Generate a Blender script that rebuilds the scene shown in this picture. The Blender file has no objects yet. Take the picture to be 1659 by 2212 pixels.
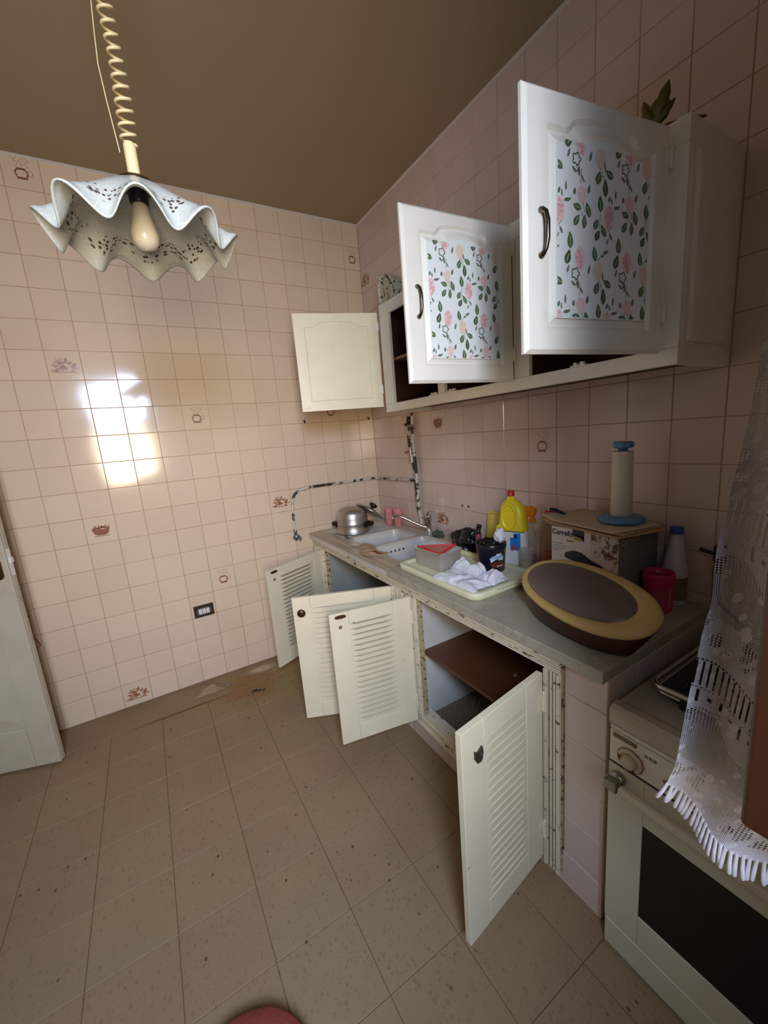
import bpy, bmesh, math, random
from mathutils import Vector, Matrix, noise
PI = math.pi
random.seed(7)
S = bpy.context.scene
COL = S.collection

# ------------------------------------------------------------------ camera
cam_d = bpy.data.cameras.new('camera')
cam = bpy.data.objects.new('camera', cam_d)
COL.objects.link(cam)
RT = Vector((0.85465605, -0.51285328, -0.08089842))
DN = Vector((-0.16714515, -0.12426021, -0.9780705))
FW = Vector((0.49155421, 0.84943564, -0.19192068))
CAM = Vector((-1.57476024, -2.77298859, 1.53437874))
M4 = Matrix((RT, -DN, -FW)).transposed().to_4x4()
M4.translation = CAM
cam.matrix_world = M4
FPX = 864.718
cam_d.sensor_fit = 'VERTICAL'
cam_d.sensor_height = 24.0
cam_d.lens = FPX * 24.0 / 2212.0
cam_d.clip_start = 0.02
S.camera = cam


def px_of(p):
    d = Vector(p) - CAM
    z = d.dot(FW)
    if z < 0.05:
        return None
    return 829.5 + FPX * d.dot(RT) / z, 1106 + FPX * d.dot(DN) / z, z


# ------------------------------------------------------------------ world, daylight
W = bpy.data.worlds.new('sky')
S.world = W
W.use_nodes = True
bg = W.node_tree.nodes['Background']
bg.inputs[0].default_value = (0.62, 0.78, 1.0, 1)
bg.inputs[1].default_value = 1.6


def area(name, loc, target, sx, sy, power, col, spread=180):
    L = bpy.data.lights.new(name, 'AREA')
    L.shape = 'RECTANGLE'
    L.size, L.size_y, L.energy, L.color = sx, sy, power, col
    L.spread = math.radians(spread)
    o = bpy.data.objects.new(name, L)
    o.location = loc
    o.rotation_euler = (Vector(target) - Vector(loc)).to_track_quat('-Z', 'Z').to_euler()
    COL.objects.link(o)
    return o


area('window_daylight_sky', (-1.74, -3.66, 2.22), (-1.0, -1.6, 0.75), 0.66, 0.62, 28, (0.56, 0.72, 1.0), 130)
area('window_daylight_courtyard', (-1.74, -3.66, 1.54), (-0.9, 0.0, 1.50), 0.66, 0.70, 9.5, (1.0, 0.78, 0.52), 100)
S.view_settings.view_transform = 'Standard'
S.view_settings.look = 'None'
S.view_settings.gamma = 1.0
S.view_settings.use_curve_mapping = False
S.view_settings.exposure = 0.84
S.cycles.max_bounces = 10
S.cycles.diffuse_bounces = 5
S.cycles.glossy_bounces = 4
S.cycles.transmission_bounces = 8
S.cycles.transparent_max_bounces = 12
S.cycles.caustics_reflective = False
S.cycles.caustics_refractive = False
S.cycles.sample_clamp_indirect = 6


# ------------------------------------------------------------------ materials
def srgb(c):
    return tuple(((x / 255 / 12.92) if x / 255 <= 0.04045 else (((x / 255 + 0.055) / 1.055) ** 2.4)) for x in c)


class NT:
    def __init__(s, name):
        s.m = bpy.data.materials.new(name)
        s.m.use_nodes = True
        s.t = s.m.node_tree
        s.b = s.t.nodes['Principled BSDF']
        s.out = s.t.nodes['Material Output']

    def n(s, typ, **kw):
        o = s.t.nodes.new(typ)
        for k, v in kw.items():
            if k.startswith('i_'):
                o.inputs[k[2:].replace('_', ' ')].default_value = v
            else:
                setattr(o, k, v)
        return o

    def l(s, a, b):
        s.t.links.new(a, b)

    def pos(s, scale=1.0):
        g = s.n('ShaderNodeNewGeometry')
        if scale == 1.0:
            return g.outputs['Position']
        v = s.n('ShaderNodeVectorMath', operation='SCALE')
        s.l(g.outputs['Position'], v.inputs[0])
        v.inputs['Scale'].default_value = scale
        return v.outputs[0]

    def noise(s, vec, scale, detail=3, rough=0.5):
        o = s.n('ShaderNodeTexNoise')
        o.inputs['Scale'].default_value = scale
        o.inputs['Detail'].default_value = detail
        o.inputs['Roughness'].default_value = rough
        s.l(vec, o.inputs['Vector'])
        return o.outputs['Fac']

    def math(s, op, a, b=None, c=None, clamp=False):
        o = s.n('ShaderNodeMath', operation=op)
        o.use_clamp = clamp
        for i, x in enumerate((a, b, c)):
            if x is None:
                continue
            if isinstance(x, (int, float)):
                o.inputs[i].default_value = x
            else:
                s.l(x, o.inputs[i])
        return o.outputs[0]

    def ramp(s, fac, a, b):
        """0 below a, 1 above b"""
        o = s.n('ShaderNodeMapRange')
        o.inputs['From Min'].default_value = a
        o.inputs['From Max'].default_value = b
        s.l(fac, o.inputs['Value'])
        return o.outputs[0]

    def mix(s, fac, a, b):
        o = s.n('ShaderNodeMix', data_type='RGBA')
        for sock, x in ((o.inputs['Factor'], fac), (o.inputs['A'], a), (o.inputs['B'], b)):
            if isinstance(x, (int, float)):
                sock.default_value = x
            elif isinstance(x, tuple):
                sock.default_value = (*x[:3], 1)
            else:
                s.l(x, sock)
        return o.outputs['Result']

    def bump(s, h, strength=0.3, dist=0.002):
        o = s.n('ShaderNodeBump')
        o.inputs['Strength'].default_value = strength
        o.inputs['Distance'].default_value = dist
        s.l(h, o.inputs['Height'])
        s.l(o.outputs[0], s.b.inputs['Normal'])

    def color(s, c):
        if isinstance(c, tuple):
            s.b.inputs['Base Color'].default_value = (*c[:3], 1)
        else:
            s.l(c, s.b.inputs['Base Color'])

    def set(s, rough=0.5, metal=0.0, spec=None, trans=None, alpha=None, coat=None, ior=None):
        s.b.inputs['Roughness'].default_value = rough
        s.b.inputs['Metallic'].default_value = metal
        if spec is not None:
            s.b.inputs['Specular IOR Level'].default_value = spec
        if trans is not None:
            s.b.inputs['Transmission Weight'].default_value = trans
        if alpha is not None:
            s.b.inputs['Alpha'].default_value = alpha
        if coat is not None:
            s.b.inputs['Coat Weight'].default_value = coat
        if ior is not None:
            s.b.inputs['IOR'].default_value = ior


MATS = {}


def mat(name, rgb, rough=0.5, metal=0.0, var=0.12, scale=14.0, bump=0.0, bscale=80.0, **kw):
    """plain surface with a little mottling"""
    if name in MATS:
        return MATS[name]
    t = NT(name)
    c = srgb(rgb)
    p = t.pos()
    f = t.noise(p, scale, 4)
    t.color(t.mix(f, tuple(x * (1 - var) for x in c), tuple(min(1, x * (1 + var)) for x in c)))
    t.set(rough=rough, metal=metal, **kw)
    if bump:
        t.bump(t.noise(p, bscale, 3), bump)
    MATS[name] = t.m
    return t.m


def chipped(name, rgb, chip, thr=0.66, scale=30.0, rough=0.42, grime=(120, 105, 75), gthr=0.62, streak=1.0):
    """gloss paint with flaked spots and grime"""
    t = NT(name)
    p = t.pos()
    c = srgb(rgb)
    f = t.noise(p, 9, 4)
    base = t.mix(f, tuple(x * 0.9 for x in c), tuple(min(1, x * 1.06) for x in c))
    g = t.ramp(t.noise(p, 5.3, 6, 0.7), gthr, gthr + 0.25)
    base = t.mix(t.math('MULTIPLY', g, 0.45), base, srgb(grime))
    q = p
    if streak != 1.0:
        vm = t.n('ShaderNodeVectorMath', operation='MULTIPLY')
        vm.inputs[1].default_value = (1.0, streak, 1.0)
        t.l(p, vm.inputs[0])
        q = vm.outputs[0]
    ch = t.ramp(t.noise(q, scale, 5, 0.62), thr, thr + 0.04)
    t.color(t.mix(ch, base, srgb(chip)))
    t.set(rough=rough)
    t.bump(t.math('SUBTRACT', t.noise(p, 60, 3), ch), 0.35, 0.0015)
    MATS[name] = t.m
    return t.m


def tile_mat(name, rgb, alt, rough=0.09):
    t = NT(name)
    oi = t.n('ShaderNodeObjectInfo')
    p = t.pos()
    c, d = srgb(rgb), srgb(alt)
    base = t.mix(oi.outputs['Random'], c, d)
    f = t.noise(p, 160, 3, 0.7)
    sp = t.ramp(f, 0.55, 0.75)
    base = t.mix(t.math('MULTIPLY', sp, 0.12), base, srgb((170, 130, 110)))
    sm = t.ramp(t.noise(p, 2.2, 5, 0.6), 0.5, 0.8)
    base = t.mix(t.math('MULTIPLY', sm, 0.18), base, srgb((188, 160, 120)))
    t.color(base)
    t.set(rough=rough, spec=0.55)
    r = t.math('MULTIPLY_ADD', t.noise(p, 3.0, 4), 0.12, rough - 0.03)
    t.l(r, t.b.inputs['Roughness'])
    t.bump(t.noise(p, 11, 3), 0.06, 0.0018)
    MATS[name] = t.m
    return t.m


M_TILE = tile_mat('wall_tile_glaze', (220, 197, 172), (226, 203, 176), 0.07)
M_TILE2 = tile_mat('wall_tile_glaze_side', (214, 193, 180), (220, 199, 187), 0.08)
M_GROUT = mat('grout', (168, 138, 110), 0.9, var=0.25, scale=8)
M_CEIL = mat('ceiling_paint', (160, 142, 112), 0.8, var=0.06, scale=1.6)
M_PLASTER = mat('plaster', (205, 200, 192), 0.85, var=0.1, scale=5, bump=0.4, bscale=40)
M_PLASTER_D = mat('plaster_grey', (150, 150, 145), 0.85, var=0.2, scale=5, bump=0.4, bscale=40)
M_WALLP = mat('wall_paint', (196, 178, 158), 0.8, var=0.06, scale=2)
M_MOTIF = mat('tile_print_brown', (140, 88, 60), 0.25, var=0.35, scale=90)
M_MOTIF2 = mat('tile_print_tan', (176, 128, 92), 0.25, var=0.3, scale=120)
M_CREAM = chipped('cream_gloss_paint', (228, 216, 186), (70, 46, 28), 0.715, 26)
M_CREAM_W = chipped('cream_trim_worn', (226, 214, 188), (104, 74, 48), 0.60, 52, streak=0.3)
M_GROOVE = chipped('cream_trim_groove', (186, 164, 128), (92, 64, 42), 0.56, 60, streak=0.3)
M_WHITE = chipped('white_gloss_paint', (236, 232, 220), (90, 66, 44), 0.78, 26, grime=(170, 150, 120))
M_WHITE_IN = chipped('ivory_gloss_paint', (238, 226, 192), (96, 70, 46), 0.79, 26, grime=(196, 176, 130))
M_DOOR = chipped('door_paint_old', (190, 180, 158), (92, 62, 60), 0.725, 26, grime=(140, 126, 104), gthr=0.52)
M_DARKWOOD = mat('dark_brown_board', (92, 54, 30), 0.45, var=0.25, scale=20)
M_INSIDE = mat('cupboard_inside_brown', (74, 44, 28), 0.6, var=0.25, scale=12)
M_SHELFW = mat('shelf_edge', (150, 112, 84), 0.6, var=0.2)
M_CHROME = mat('chrome', (205, 205, 205), 0.16, 1.0, var=0.08)
M_STEELW = mat('worn_steel', (168, 166, 158), 0.34, 1.0, var=0.2, scale=40)
M_NICK = mat('dark_nickel', (120, 112, 102), 0.24, 1.0, var=0.2)
M_ALU = mat('brushed_aluminium', (190, 186, 178), 0.42, 1.0, var=0.12, scale=60, bump=0.15, bscale=200)
M_BLACK = mat('black_plastic', (22, 21, 22), 0.35, var=0.2)
M_BRONZE = mat('aged_bronze', (82, 66, 48), 0.38, 0.8, var=0.3, scale=60)
M_PORC = mat('sink_porcelain', (214, 212, 206), 0.2, var=0.07, scale=10)
M_WHITEP = mat('white_plastic', (226, 226, 222), 0.4, var=0.05)
M_WOODRED = mat('red_brown_window_wood', (64, 34, 20), 0.34, var=0.35, scale=7, bump=0.2, bscale=60)


def mk_marble():
    t = NT('countertop_marble')
    p = t.pos()
    n1 = t.noise(p, 4, 6, 0.65)
    v = t.math('ABSOLUTE', t.math('SUBTRACT', t.noise(p, 2.3, 5, 0.7), 0.5))
    vein = t.ramp(v, 0.018, 0.0)
    base = t.mix(n1, srgb((150, 142, 124)), srgb((190, 184, 168)))
    base = t.mix(t.math('MULTIPLY', vein, 0.3), base, srgb((112, 104, 90)))
    t.color(base)
    t.set(rough=0.34)
    t.bump(t.noise(p, 30, 4), 0.15)
    return t.m


def mk_sink():
    t = NT('sink_top_ceramic')
    p = t.pos()
    g = t.n('ShaderNodeNewGeometry')
    sep = t.n('ShaderNodeSeparateXYZ')
    t.l(g.outputs['Position'], sep.inputs[0])
    n1 = t.noise(p, 7, 6, 0.7)
    low = t.ramp(sep.outputs['Z'], 0.845, 0.862)
    front = t.ramp(sep.outputs['X'], -0.40, -0.60)
    dirt = t.math('MULTIPLY', low, t.math('ADD', t.math('MULTIPLY', n1, 0.7), t.math('MULTIPLY', front, 0.5)), clamp=True)
    rust = t.ramp(t.noise(p, 13, 6, 0.75), 0.6, 0.72)
    base = t.mix(dirt, srgb((206, 204, 198)), srgb((170, 150, 118)))
    base = t.mix(t.math('MULTIPLY', t.math('MULTIPLY', rust, low), 0.55), base, srgb((140, 96, 62)))
    t.color(base)
    t.set(rough=0.28)
    return t.m


def mk_floor(name, chips=True):
    t = NT(name)
    p = t.pos()
    oi = t.n('ShaderNodeObjectInfo')
    base = t.mix(t.noise(p, 2.2, 5, 0.6), srgb((130, 105, 78)), srgb((156, 130, 100)))
    base = t.mix(t.math('MULTIPLY', oi.outputs['Random'], 0.25), base, srgb((146, 130, 92)))
    if chips:
        dist = t.noise(p, 30, 2)
        for sc, th, rt, col, amt in ((58, 0.32, 0.50, (108, 86, 62), 0.38), (36, 0.20, 0.88, (60, 46, 32), 0.85), (120, 0.34, 0.50, (112, 88, 62), 0.45)):
            v = t.n('ShaderNodeTexVoronoi')
            v.inputs['Scale'].default_value = sc
            v.inputs['Randomness'].default_value = 1.0
            mp = t.n('ShaderNodeVectorMath', operation='MULTIPLY')
            mp.inputs[1].default_value = (1.0, 0.72, 0.5)
            t.l(p, mp.inputs[0])
            t.l(mp.outputs[0], v.inputs['Vector'])
            sepc = t.n('ShaderNodeSeparateColor')
            t.l(v.outputs['Color'], sepc.inputs[0])
            m = t.math('MULTIPLY', t.ramp(v.outputs['Distance'], th, th - 0.08), t.ramp(sepc.outputs[0], rt, rt + 0.02))
            m = t.math('MULTIPLY', m, t.ramp(dist, 0.35, 0.5))
            base = t.mix(t.math('MULTIPLY', m, amt), base, srgb(col))
    # stains lying on this floor
    g = t.n('ShaderNodeNewGeometry')
    sep = t.n('ShaderNodeSeparateXYZ')
    t.l(g.outputs['Position'], sep.inputs[0])
    wob = t.noise(p, 6, 6, 0.7)
    wob2 = t.noise(p, 22, 6, 0.75)

    def blob(cx, cy, rx, ry, edge=0.45, amp=1.2):
        dx = t.math('DIVIDE', t.math('SUBTRACT', sep.outputs['X'], cx), rx)
        dy = t.math('DIVIDE', t.math('SUBTRACT', sep.outputs['Y'], cy), ry)
        r = t.math('SQRT', t.math('ADD', t.math('MULTIPLY', dx, dx), t.math('MULTIPLY', dy, dy)))
        r = t.math('ADD', r, t.math('MULTIPLY', t.math('SUBTRACT', wob, 0.5), amp))
        return t.ramp(r, 1.0, 1.0 - edge)
    greenish = blob(-1.15, -0.30, 0.55, 0.30)
    base = t.mix(t.math('MULTIPLY', greenish, 0.45), base, srgb((148, 128, 78)))
    rust = blob(-1.22, -0.27, 0.20, 0.20)
    base = t.mix(t.math('MULTIPLY', rust, 0.5), base, srgb((140, 84, 46)))
    pale = blob(-1.12, -0.10, 0.10, 0.05, 0.5, 1.6)
    base = t.mix(t.math('MULTIPLY', t.math('MULTIPLY', pale, wob2), 1.1, clamp=True), base, srgb((214, 194, 168)))
    line = blob(-1.60, -0.258, 0.34, 0.017, 0.6, 0.9)
    base = t.mix(t.math('MULTIPLY', line, 0.95), base, srgb((112, 72, 24)))
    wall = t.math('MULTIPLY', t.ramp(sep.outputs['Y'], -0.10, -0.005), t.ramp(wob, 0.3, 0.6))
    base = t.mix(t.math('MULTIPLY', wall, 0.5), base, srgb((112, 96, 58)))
    t.color(base)
    t.set(rough=0.62, spec=0.3)
    t.bump(t.noise(p, 26, 5, 0.7), 0.25, 0.002)
    return t.m


M_MARBLE = mk_marble()
M_SINK = mk_sink()
M_FLOOR = mk_floor('terrazzo_tile')
M_CEMENT = mk_floor('cement_strip', False)
M_FGROUT = mat('floor_joint_dirt', (104, 82, 56), 0.9, var=0.3)


def mk_shade():
    t = NT('lamp_shade_glass')
    uv = t.n('ShaderNodeUVMap')
    sc = t.n('ShaderNodeVectorMath', operation='MULTIPLY')
    sc.inputs[1].default_value = (84.0, 24.0, 1.0)
    t.l(uv.outputs[0], sc.inputs[0])
    v = t.n('ShaderNodeTexVoronoi')
    v.inputs['Scale'].default_value = 1.0
    v.inputs['Randomness'].default_value = 0.75
    t.l(sc.outputs[0], v.inputs['Vector'])
    sep = t.n('ShaderNodeSeparateXYZ')
    t.l(uv.outputs[0], sep.inputs[0])
    vv = sep.outputs['Y']
    nz = t.noise(sc.outputs[0], 0.22, 2)
    vw = t.math('ADD', vv, t.math('MULTIPLY', t.math('SUBTRACT', nz, 0.5), 0.14))
    band = t.math('MULTIPLY', t.ramp(vw, 0.58, 0.60), t.ramp(vw, 0.80, 0.78))
    spot = t.math('MULTIPLY', t.ramp(v.outputs['Distance'], 0.42, 0.34), band)
    p = t.pos()
    veins = t.ramp(t.math('ABSOLUTE', t.math('SUBTRACT', t.noise(p, 70, 4, 0.6), 0.5)), 0.03, 0.0)
    cloud = t.noise(p, 12, 4)
    base = t.mix(cloud, srgb((190, 196, 192)), srgb((220, 222, 212)))
    base = t.mix(t.math('MULTIPLY', veins, 0.5), base, srgb((246, 244, 232)))
    base = t.mix(t.math('MULTIPLY', spot, 0.92), base, srgb((74, 36, 22)))
    t.color(base)
    t.set(rough=0.2, spec=0.5)
    tr = t.n('ShaderNodeBsdfTranslucent')
    t.l(base, tr.inputs['Color'])
    mx = t.n('ShaderNodeMixShader')
    mx.inputs[0].default_value = 0.28
    t.l(t.b.outputs[0], mx.inputs[1])
    t.l(tr.outputs[0], mx.inputs[2])
    t.l(mx.outputs[0], t.out.inputs['Surface'])
    t.bump(t.noise(p, 60, 4, 0.6), 0.35, 0.003)
    return t.m


def mk_lace():
    """crochet lace; UV in metres: u along the cloth, v = height above the hem"""
    t = NT('white_crochet_lace')
    uv = t.n('ShaderNodeUVMap')
    sep = t.n('ShaderNodeSeparateXYZ')
    t.l(uv.outputs[0], sep.inputs[0])
    u, v = sep.outputs['X'], sep.outputs['Y']
    P = 0.207
    ph = t.math('MULTIPLY', t.math('FRACT', t.math('DIVIDE', v, P)), P)

    def band(a, b):
        return t.math('MULTIPLY', t.math('GREATER_THAN', ph, a), t.math('LESS_THAN', ph, b))

    def mx(*a):
        r = a[0]
        for x in a[1:]:
            r = t.math('MAXIMUM', r, x)
        return r
    fu = lambda per: t.math('FRACT', t.math('DIVIDE', u, per))
    # slots
    slots = t.math('MULTIPLY', band(0.172, 0.206), t.math('LESS_THAN', fu(0.0064), 0.32))
    line = t.math('MULTIPLY', band(0.000, 0.0022), t.math('LESS_THAN', fu(0.004), 0.6))
    line2 = t.math('MULTIPLY', band(0.168, 0.1695), t.math('LESS_THAN', fu(0.004), 0.6))
    io = t.math('MULTIPLY', band(0.148, 0.166), t.math('LESS_THAN', t.math('ABSOLUTE', t.math('SUBTRACT', fu(0.024), 0.3)), 0.06))
    io2 = t.math('MULTIPLY', band(0.155, 0.160), t.math('LESS_THAN', t.math('ABSOLUTE', t.math('SUBTRACT', fu(0.024), 0.8)), 0.09))

    def meshp(per, thr):
        a = t.math('SINE', t.math('MULTIPLY', t.math('ADD', u, v), 2 * PI / per))
        b = t.math('SINE', t.math('MULTIPLY', t.math('SUBTRACT', u, v), 2 * PI / per))
        return t.math('GREATER_THAN', t.math('MULTIPLY', a, b), thr)
    wav = t.math('MULTIPLY_ADD', t.math('SINE', t.math('MULTIPLY', u, 2 * PI / 0.075)), 0.012, 0.132)
    inmesh = t.math('MULTIPLY', t.math('GREATER_THAN', ph, 0.116), t.math('LESS_THAN', ph, wav))
    lattice = t.math('MULTIPLY', inmesh, meshp(0.0066, 0.12))
    # leaves of solid work on a fine net
    uvs = t.n('ShaderNodeVectorMath', operation='MULTIPLY')
    uvs.inputs[1].default_value = (95, 34, 1)
    rotv = t.n('ShaderNodeVectorRotate', rotation_type='Z_AXIS')
    rotv.inputs['Angle'].default_value = 0.5
    t.l(uv.outputs[0], rotv.inputs['Vector'])
    t.l(rotv.outputs[0], uvs.inputs[0])
    vo = t.n('ShaderNodeTexVoronoi')
    vo.inputs['Scale'].default_value = 1.0
    t.l(uvs.outputs[0], vo.inputs['Vector'])
    leaf = t.math('LESS_THAN', vo.outputs['Distance'], 0.34)
    net = t.math('MULTIPLY', meshp(0.0038, 0.16), t.math('SUBTRACT', 1.0, leaf))
    flowers = t.math('MULTIPLY', band(0.058, 0.116), net)
    lat2 = t.math('MULTIPLY', t.math('MULTIPLY', band(0.022, 0.056), meshp(0.0074, 0.10)), t.math('GREATER_THAN', t.noise(uvs.outputs[0], 0.7, 1), 0.5))
    hole = mx(slots, line, line2, io, io2, lattice, flowers, lat2)
    low = t.math('GREATER_THAN', v, 0.012)
    hole = t.math('MULTIPLY', hole, low)
    alpha = t.math('SUBTRACT', 1.0, hole)
    t.l(alpha, t.b.inputs['Alpha'])
    t.color(t.mix(leaf, srgb((214, 212, 222)), srgb((236, 234, 244))))
    t.set(rough=0.9, spec=0.1)
    t.b.inputs['Sheen Weight'].default_value = 0.2
    knit = t.math('ADD', t.math('SINE', t.math('MULTIPLY', u, 2 * PI / 0.0016)), t.math('SINE', t.math('MULTIPLY', v, 2 * PI / 0.0022)))
    t.bump(t.math('ADD', t.math('MULTIPLY', knit, 0.3), t.math('MULTIPLY', leaf, 0.8)), 0.6, 0.0012)
    return t.m


M_SHADE = mk_shade()
M_LACE = mk_lace()


def pipe_mat():
    t = NT('flaking_white_over_black_pipe')
    p = t.pos()
    f = t.ramp(t.noise(p, 17, 5, 0.7), 0.50, 0.53)
    t.color(t.mix(f, srgb((206, 198, 186)), srgb((34, 34, 30))))
    t.set(rough=0.5)
    t.bump(f, 0.3)
    return t.m


def pebble_bag_mat():
    t = NT('black_and_cream_print')
    p = t.pos()
    f = t.ramp(t.noise(p, 60, 4, 0.6), 0.57, 0.60)
    t.color(t.mix(f, srgb((190, 180, 150)), srgb((28, 24, 22))))
    t.set(rough=0.45)
    return t.m


def news_mat():
    t = NT('printed_newspaper')
    p = t.pos()
    f = t.ramp(t.noise(p, 150, 3, 0.6), 0.53, 0.56)
    g = t.ramp(t.noise(p, 14, 3, 0.6), 0.50, 0.54)
    base = t.mix(t.math('MULTIPLY', f, 0.55), srgb((204, 184, 152)), srgb((70, 62, 58)))
    t.color(t.mix(t.math('MULTIPLY', g, 0.5), base, srgb((176, 128, 92))))
    t.set(rough=0.8)
    return t.m


def photo_mat():
    t = NT('printed_photo')
    p = t.pos()
    g = t.n('ShaderNodeNewGeometry')
    sep = t.n('ShaderNodeSeparateXYZ')
    t.l(g.outputs['Position'], sep.inputs[0])
    f = t.noise(p, 34, 5, 0.7)
    up = t.mix(t.ramp(f, 0.47, 0.56), srgb((196, 184, 170)), srgb((86, 58, 44)))
    dn = t.mix(t.ramp(f, 0.45, 0.6), srgb((214, 196, 170)), srgb((196, 132, 44)))
    t.color(t.mix(t.ramp(sep.outputs['Z'], 1.03, 1.05), dn, up))
    t.set(rough=0.4)
    return t.m


# ------------------------------------------------------------------ mesh helper
class MB:
    def __init__(s):
        s.v, s.f, s.mi, s.sm, s.uv = [], [], [], [], []

    def add(s, vs, fs, T=None, mi=0, smooth=False, uvs=None):
        b = len(s.v)
        for p in vs:
            p = Vector(p)
            s.v.append(T @ p if T is not None else p)
        for k, f in enumerate(fs):
            s.f.append([b + i for i in f])
            s.mi.append(mi)
            s.sm.append(smooth)
            s.uv.append([uvs[i] for i in f] if uvs else None)
        return s

    def box(s, x0, x1, y0, y1, z0, z1, T=None, mi=0):
        vs = [(x, y, z) for z in (z0, z1) for y in (y0, y1) for x in (x0, x1)]
        fs = [(0, 2, 3, 1), (4, 5, 7, 6), (0, 1, 5, 4), (2, 6, 7, 3), (0, 4, 6, 2), (1, 3, 7, 5)]
        return s.add(vs, fs, T, mi)

    def cham(s, x0, x1, y0, y1, z0, z1, c, T=None, mi=0):
        """box whose +z face is chamfered by c"""
        vs = [(x0, y0, z0), (x1, y0, z0), (x1, y1, z0), (x0, y1, z0), (x0, y0, z1 - c), (x1, y0, z1 - c), (x1, y1, z1 - c), (x0, y1, z1 - c),
              (x0 + c, y0 + c, z1), (x1 - c, y0 + c, z1), (x1 - c, y1 - c, z1), (x0 + c, y1 - c, z1)]
        fs = [(3, 2, 1, 0), (8, 9, 10, 11)]
        for k in range(4):
            j = (k + 1) % 4
            fs += [(k, j, 4 + j, 4 + k), (4 + k, 4 + j, 8 + j, 8 + k)]
        return s.add(vs, fs, T, mi)

    def rings(s, rings, closed=True, cap0=True, cap1=True, T=None, mi=0, smooth=True):
        n = len(rings[0])
        vs = [p for r in rings for p in r]
        fs = []
        for i in range(len(rings) - 1):
            for k in range(n if closed else n - 1):
                j = (k + 1) % n
                fs.append((i * n + k, i * n + j, (i + 1) * n + j, (i + 1) * n + k))
        s.add(vs, fs, T, mi, smooth)
        if closed and cap0:
            s.add(rings[0], [tuple(reversed(range(n)))], T, mi)
        if closed and cap1:
            s.add(rings[-1], [tuple(range(n))], T, mi)
        return s

    def lathe(s, prof, c=(0, 0, 0), n=24, T=None, mi=0, caps=True, axis=None):
        c = Vector(c)
        if axis is not None:
            q = Vector((0, 0, 1)).rotation_difference(Vector(axis).normalized()).to_matrix()
        else:
            q = Matrix.Identity(3)
        rs = []
        for r, z in prof:
            rs.append([c + q @ Vector((r * math.cos(2 * PI * k / n), r * math.sin(2 * PI * k / n), z)) for k in range(n)])
        return s.rings(rs, True, caps, caps, T, mi)

    def cyl(s, a, b, r, r2=None, n=12, T=None, mi=0):
        a, b = Vector(a), Vector(b)
        d = b - a
        return s.lathe([(r, 0), (r if r2 is None else r2, d.length)], a, n, T, mi, True, d)

    def tube(s, pts, r, n=8, T=None, mi=0, caps=True):
        pts = [Vector(p) for p in pts]
        rs, up = [], None
        for i, p in enumerate(pts):
            d = (pts[min(i + 1, len(pts) - 1)] - pts[max(i - 1, 0)]).normalized()
            if up is None:
                up = Vector((0, 0, 1)) if abs(d.z) < 0.9 else Vector((1, 0, 0))
            a = d.cross(up).normalized()
            up = a.cross(d).normalized()
            rr = r[i] if isinstance(r, (list, tuple)) else r
            rs.append([p + a * rr * math.cos(2 * PI * k / n) + up * rr * math.sin(2 * PI * k / n) for k in range(n)])
        return s.rings(rs, True, caps, caps, T, mi)

    def prism(s, poly, h0, h1, T=None, mi=0, smooth=False):
        """poly: (a,b) list; extruded along local z"""
        r0 = [(a, b, h0) for a, b in poly]
        r1 = [(a, b, h1) for a, b in poly]
        return s.rings([r0, r1], True, True, True, T, mi, smooth)

    def grid(s, fn, nu, nv, T=None, mi=0, smooth=True, wrap=False, uvf=None):
        vs, uvs = [], []
        for j in range(nv + 1):
            for i in range(nu + (0 if wrap else 1)):
                a, b = i / nu, j / nv
                vs.append(fn(a, b))
                uvs.append(uvf(a, b) if uvf else (a, b))
        w = nu if wrap else nu + 1
        fs = [(j * w + i, j * w + (i + 1) % w, (j + 1) * w + (i + 1) % w, (j + 1) * w + i) for j in range(nv) for i in range(nu)]
        return s.add(vs, fs, T, mi, smooth, uvs)

    def mesh(s, name, mats, origin=Vector((0, 0, 0))):
        me = bpy.data.meshes.new(name)
        me.from_pydata([p - origin for p in s.v], [], s.f)
        for m in (mats if isinstance(mats, (list, tuple)) else [mats]):
            me.materials.append(m)
        me.polygons.foreach_set('material_index', s.mi)
        me.polygons.foreach_set('use_smooth', s.sm)
        if any(u is not None for u in s.uv):
            ul = me.uv_layers.new(name='UVMap')
            for poly, u in zip(me.polygons, s.uv):
                if u:
                    for li, q in zip(poly.loop_indices, u):
                        ul.data[li].uv = q
        me.update()
        return me

    def build(s, name, mats, parent=None, bevel=0.0, seg=2, fix=True, shadow=True):
        org = WLOC[parent.name] if parent else Vector((0, 0, 0))
        me = s.mesh(name, mats, org)
        if fix:
            bm = bmesh.new()
            bm.from_mesh(me)
            bmesh.ops.recalc_face_normals(bm, faces=bm.faces)
            bm.to_mesh(me)
            bm.free()
        o = bpy.data.objects.new(name, me)
        COL.objects.link(o)
        if parent:
            o.parent = parent
        WLOC[o.name] = Vector(org)
        if bevel:
            b = o.modifiers.new('edge', 'BEVEL')
            b.width, b.segments, b.limit_method = bevel, seg, 'ANGLE'
            b.angle_limit = math.radians(40)
        return o


WLOC = {}


def thing(name, loc, label, cat, group=None):
    o = bpy.data.objects.new(name, None)
    o.empty_display_size = 0.05
    o.location = loc
    COL.objects.link(o)
    WLOC[o.name] = Vector(loc)
    o['label'], o['category'] = label, cat
    if group:
        o['group'] = group
    return o


def tag(o, label, cat, group=None):
    o['label'], o['category'] = label, cat
    if group:
        o['group'] = group
    return o


def struct(o):
    o['kind'] = 'structure'
    return o


def sempty(name, loc=(0, 0, 0)):
    o = bpy.data.objects.new(name, None)
    o.location = loc
    COL.objects.link(o)
    WLOC[o.name] = Vector(loc)
    return struct(o)


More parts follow.
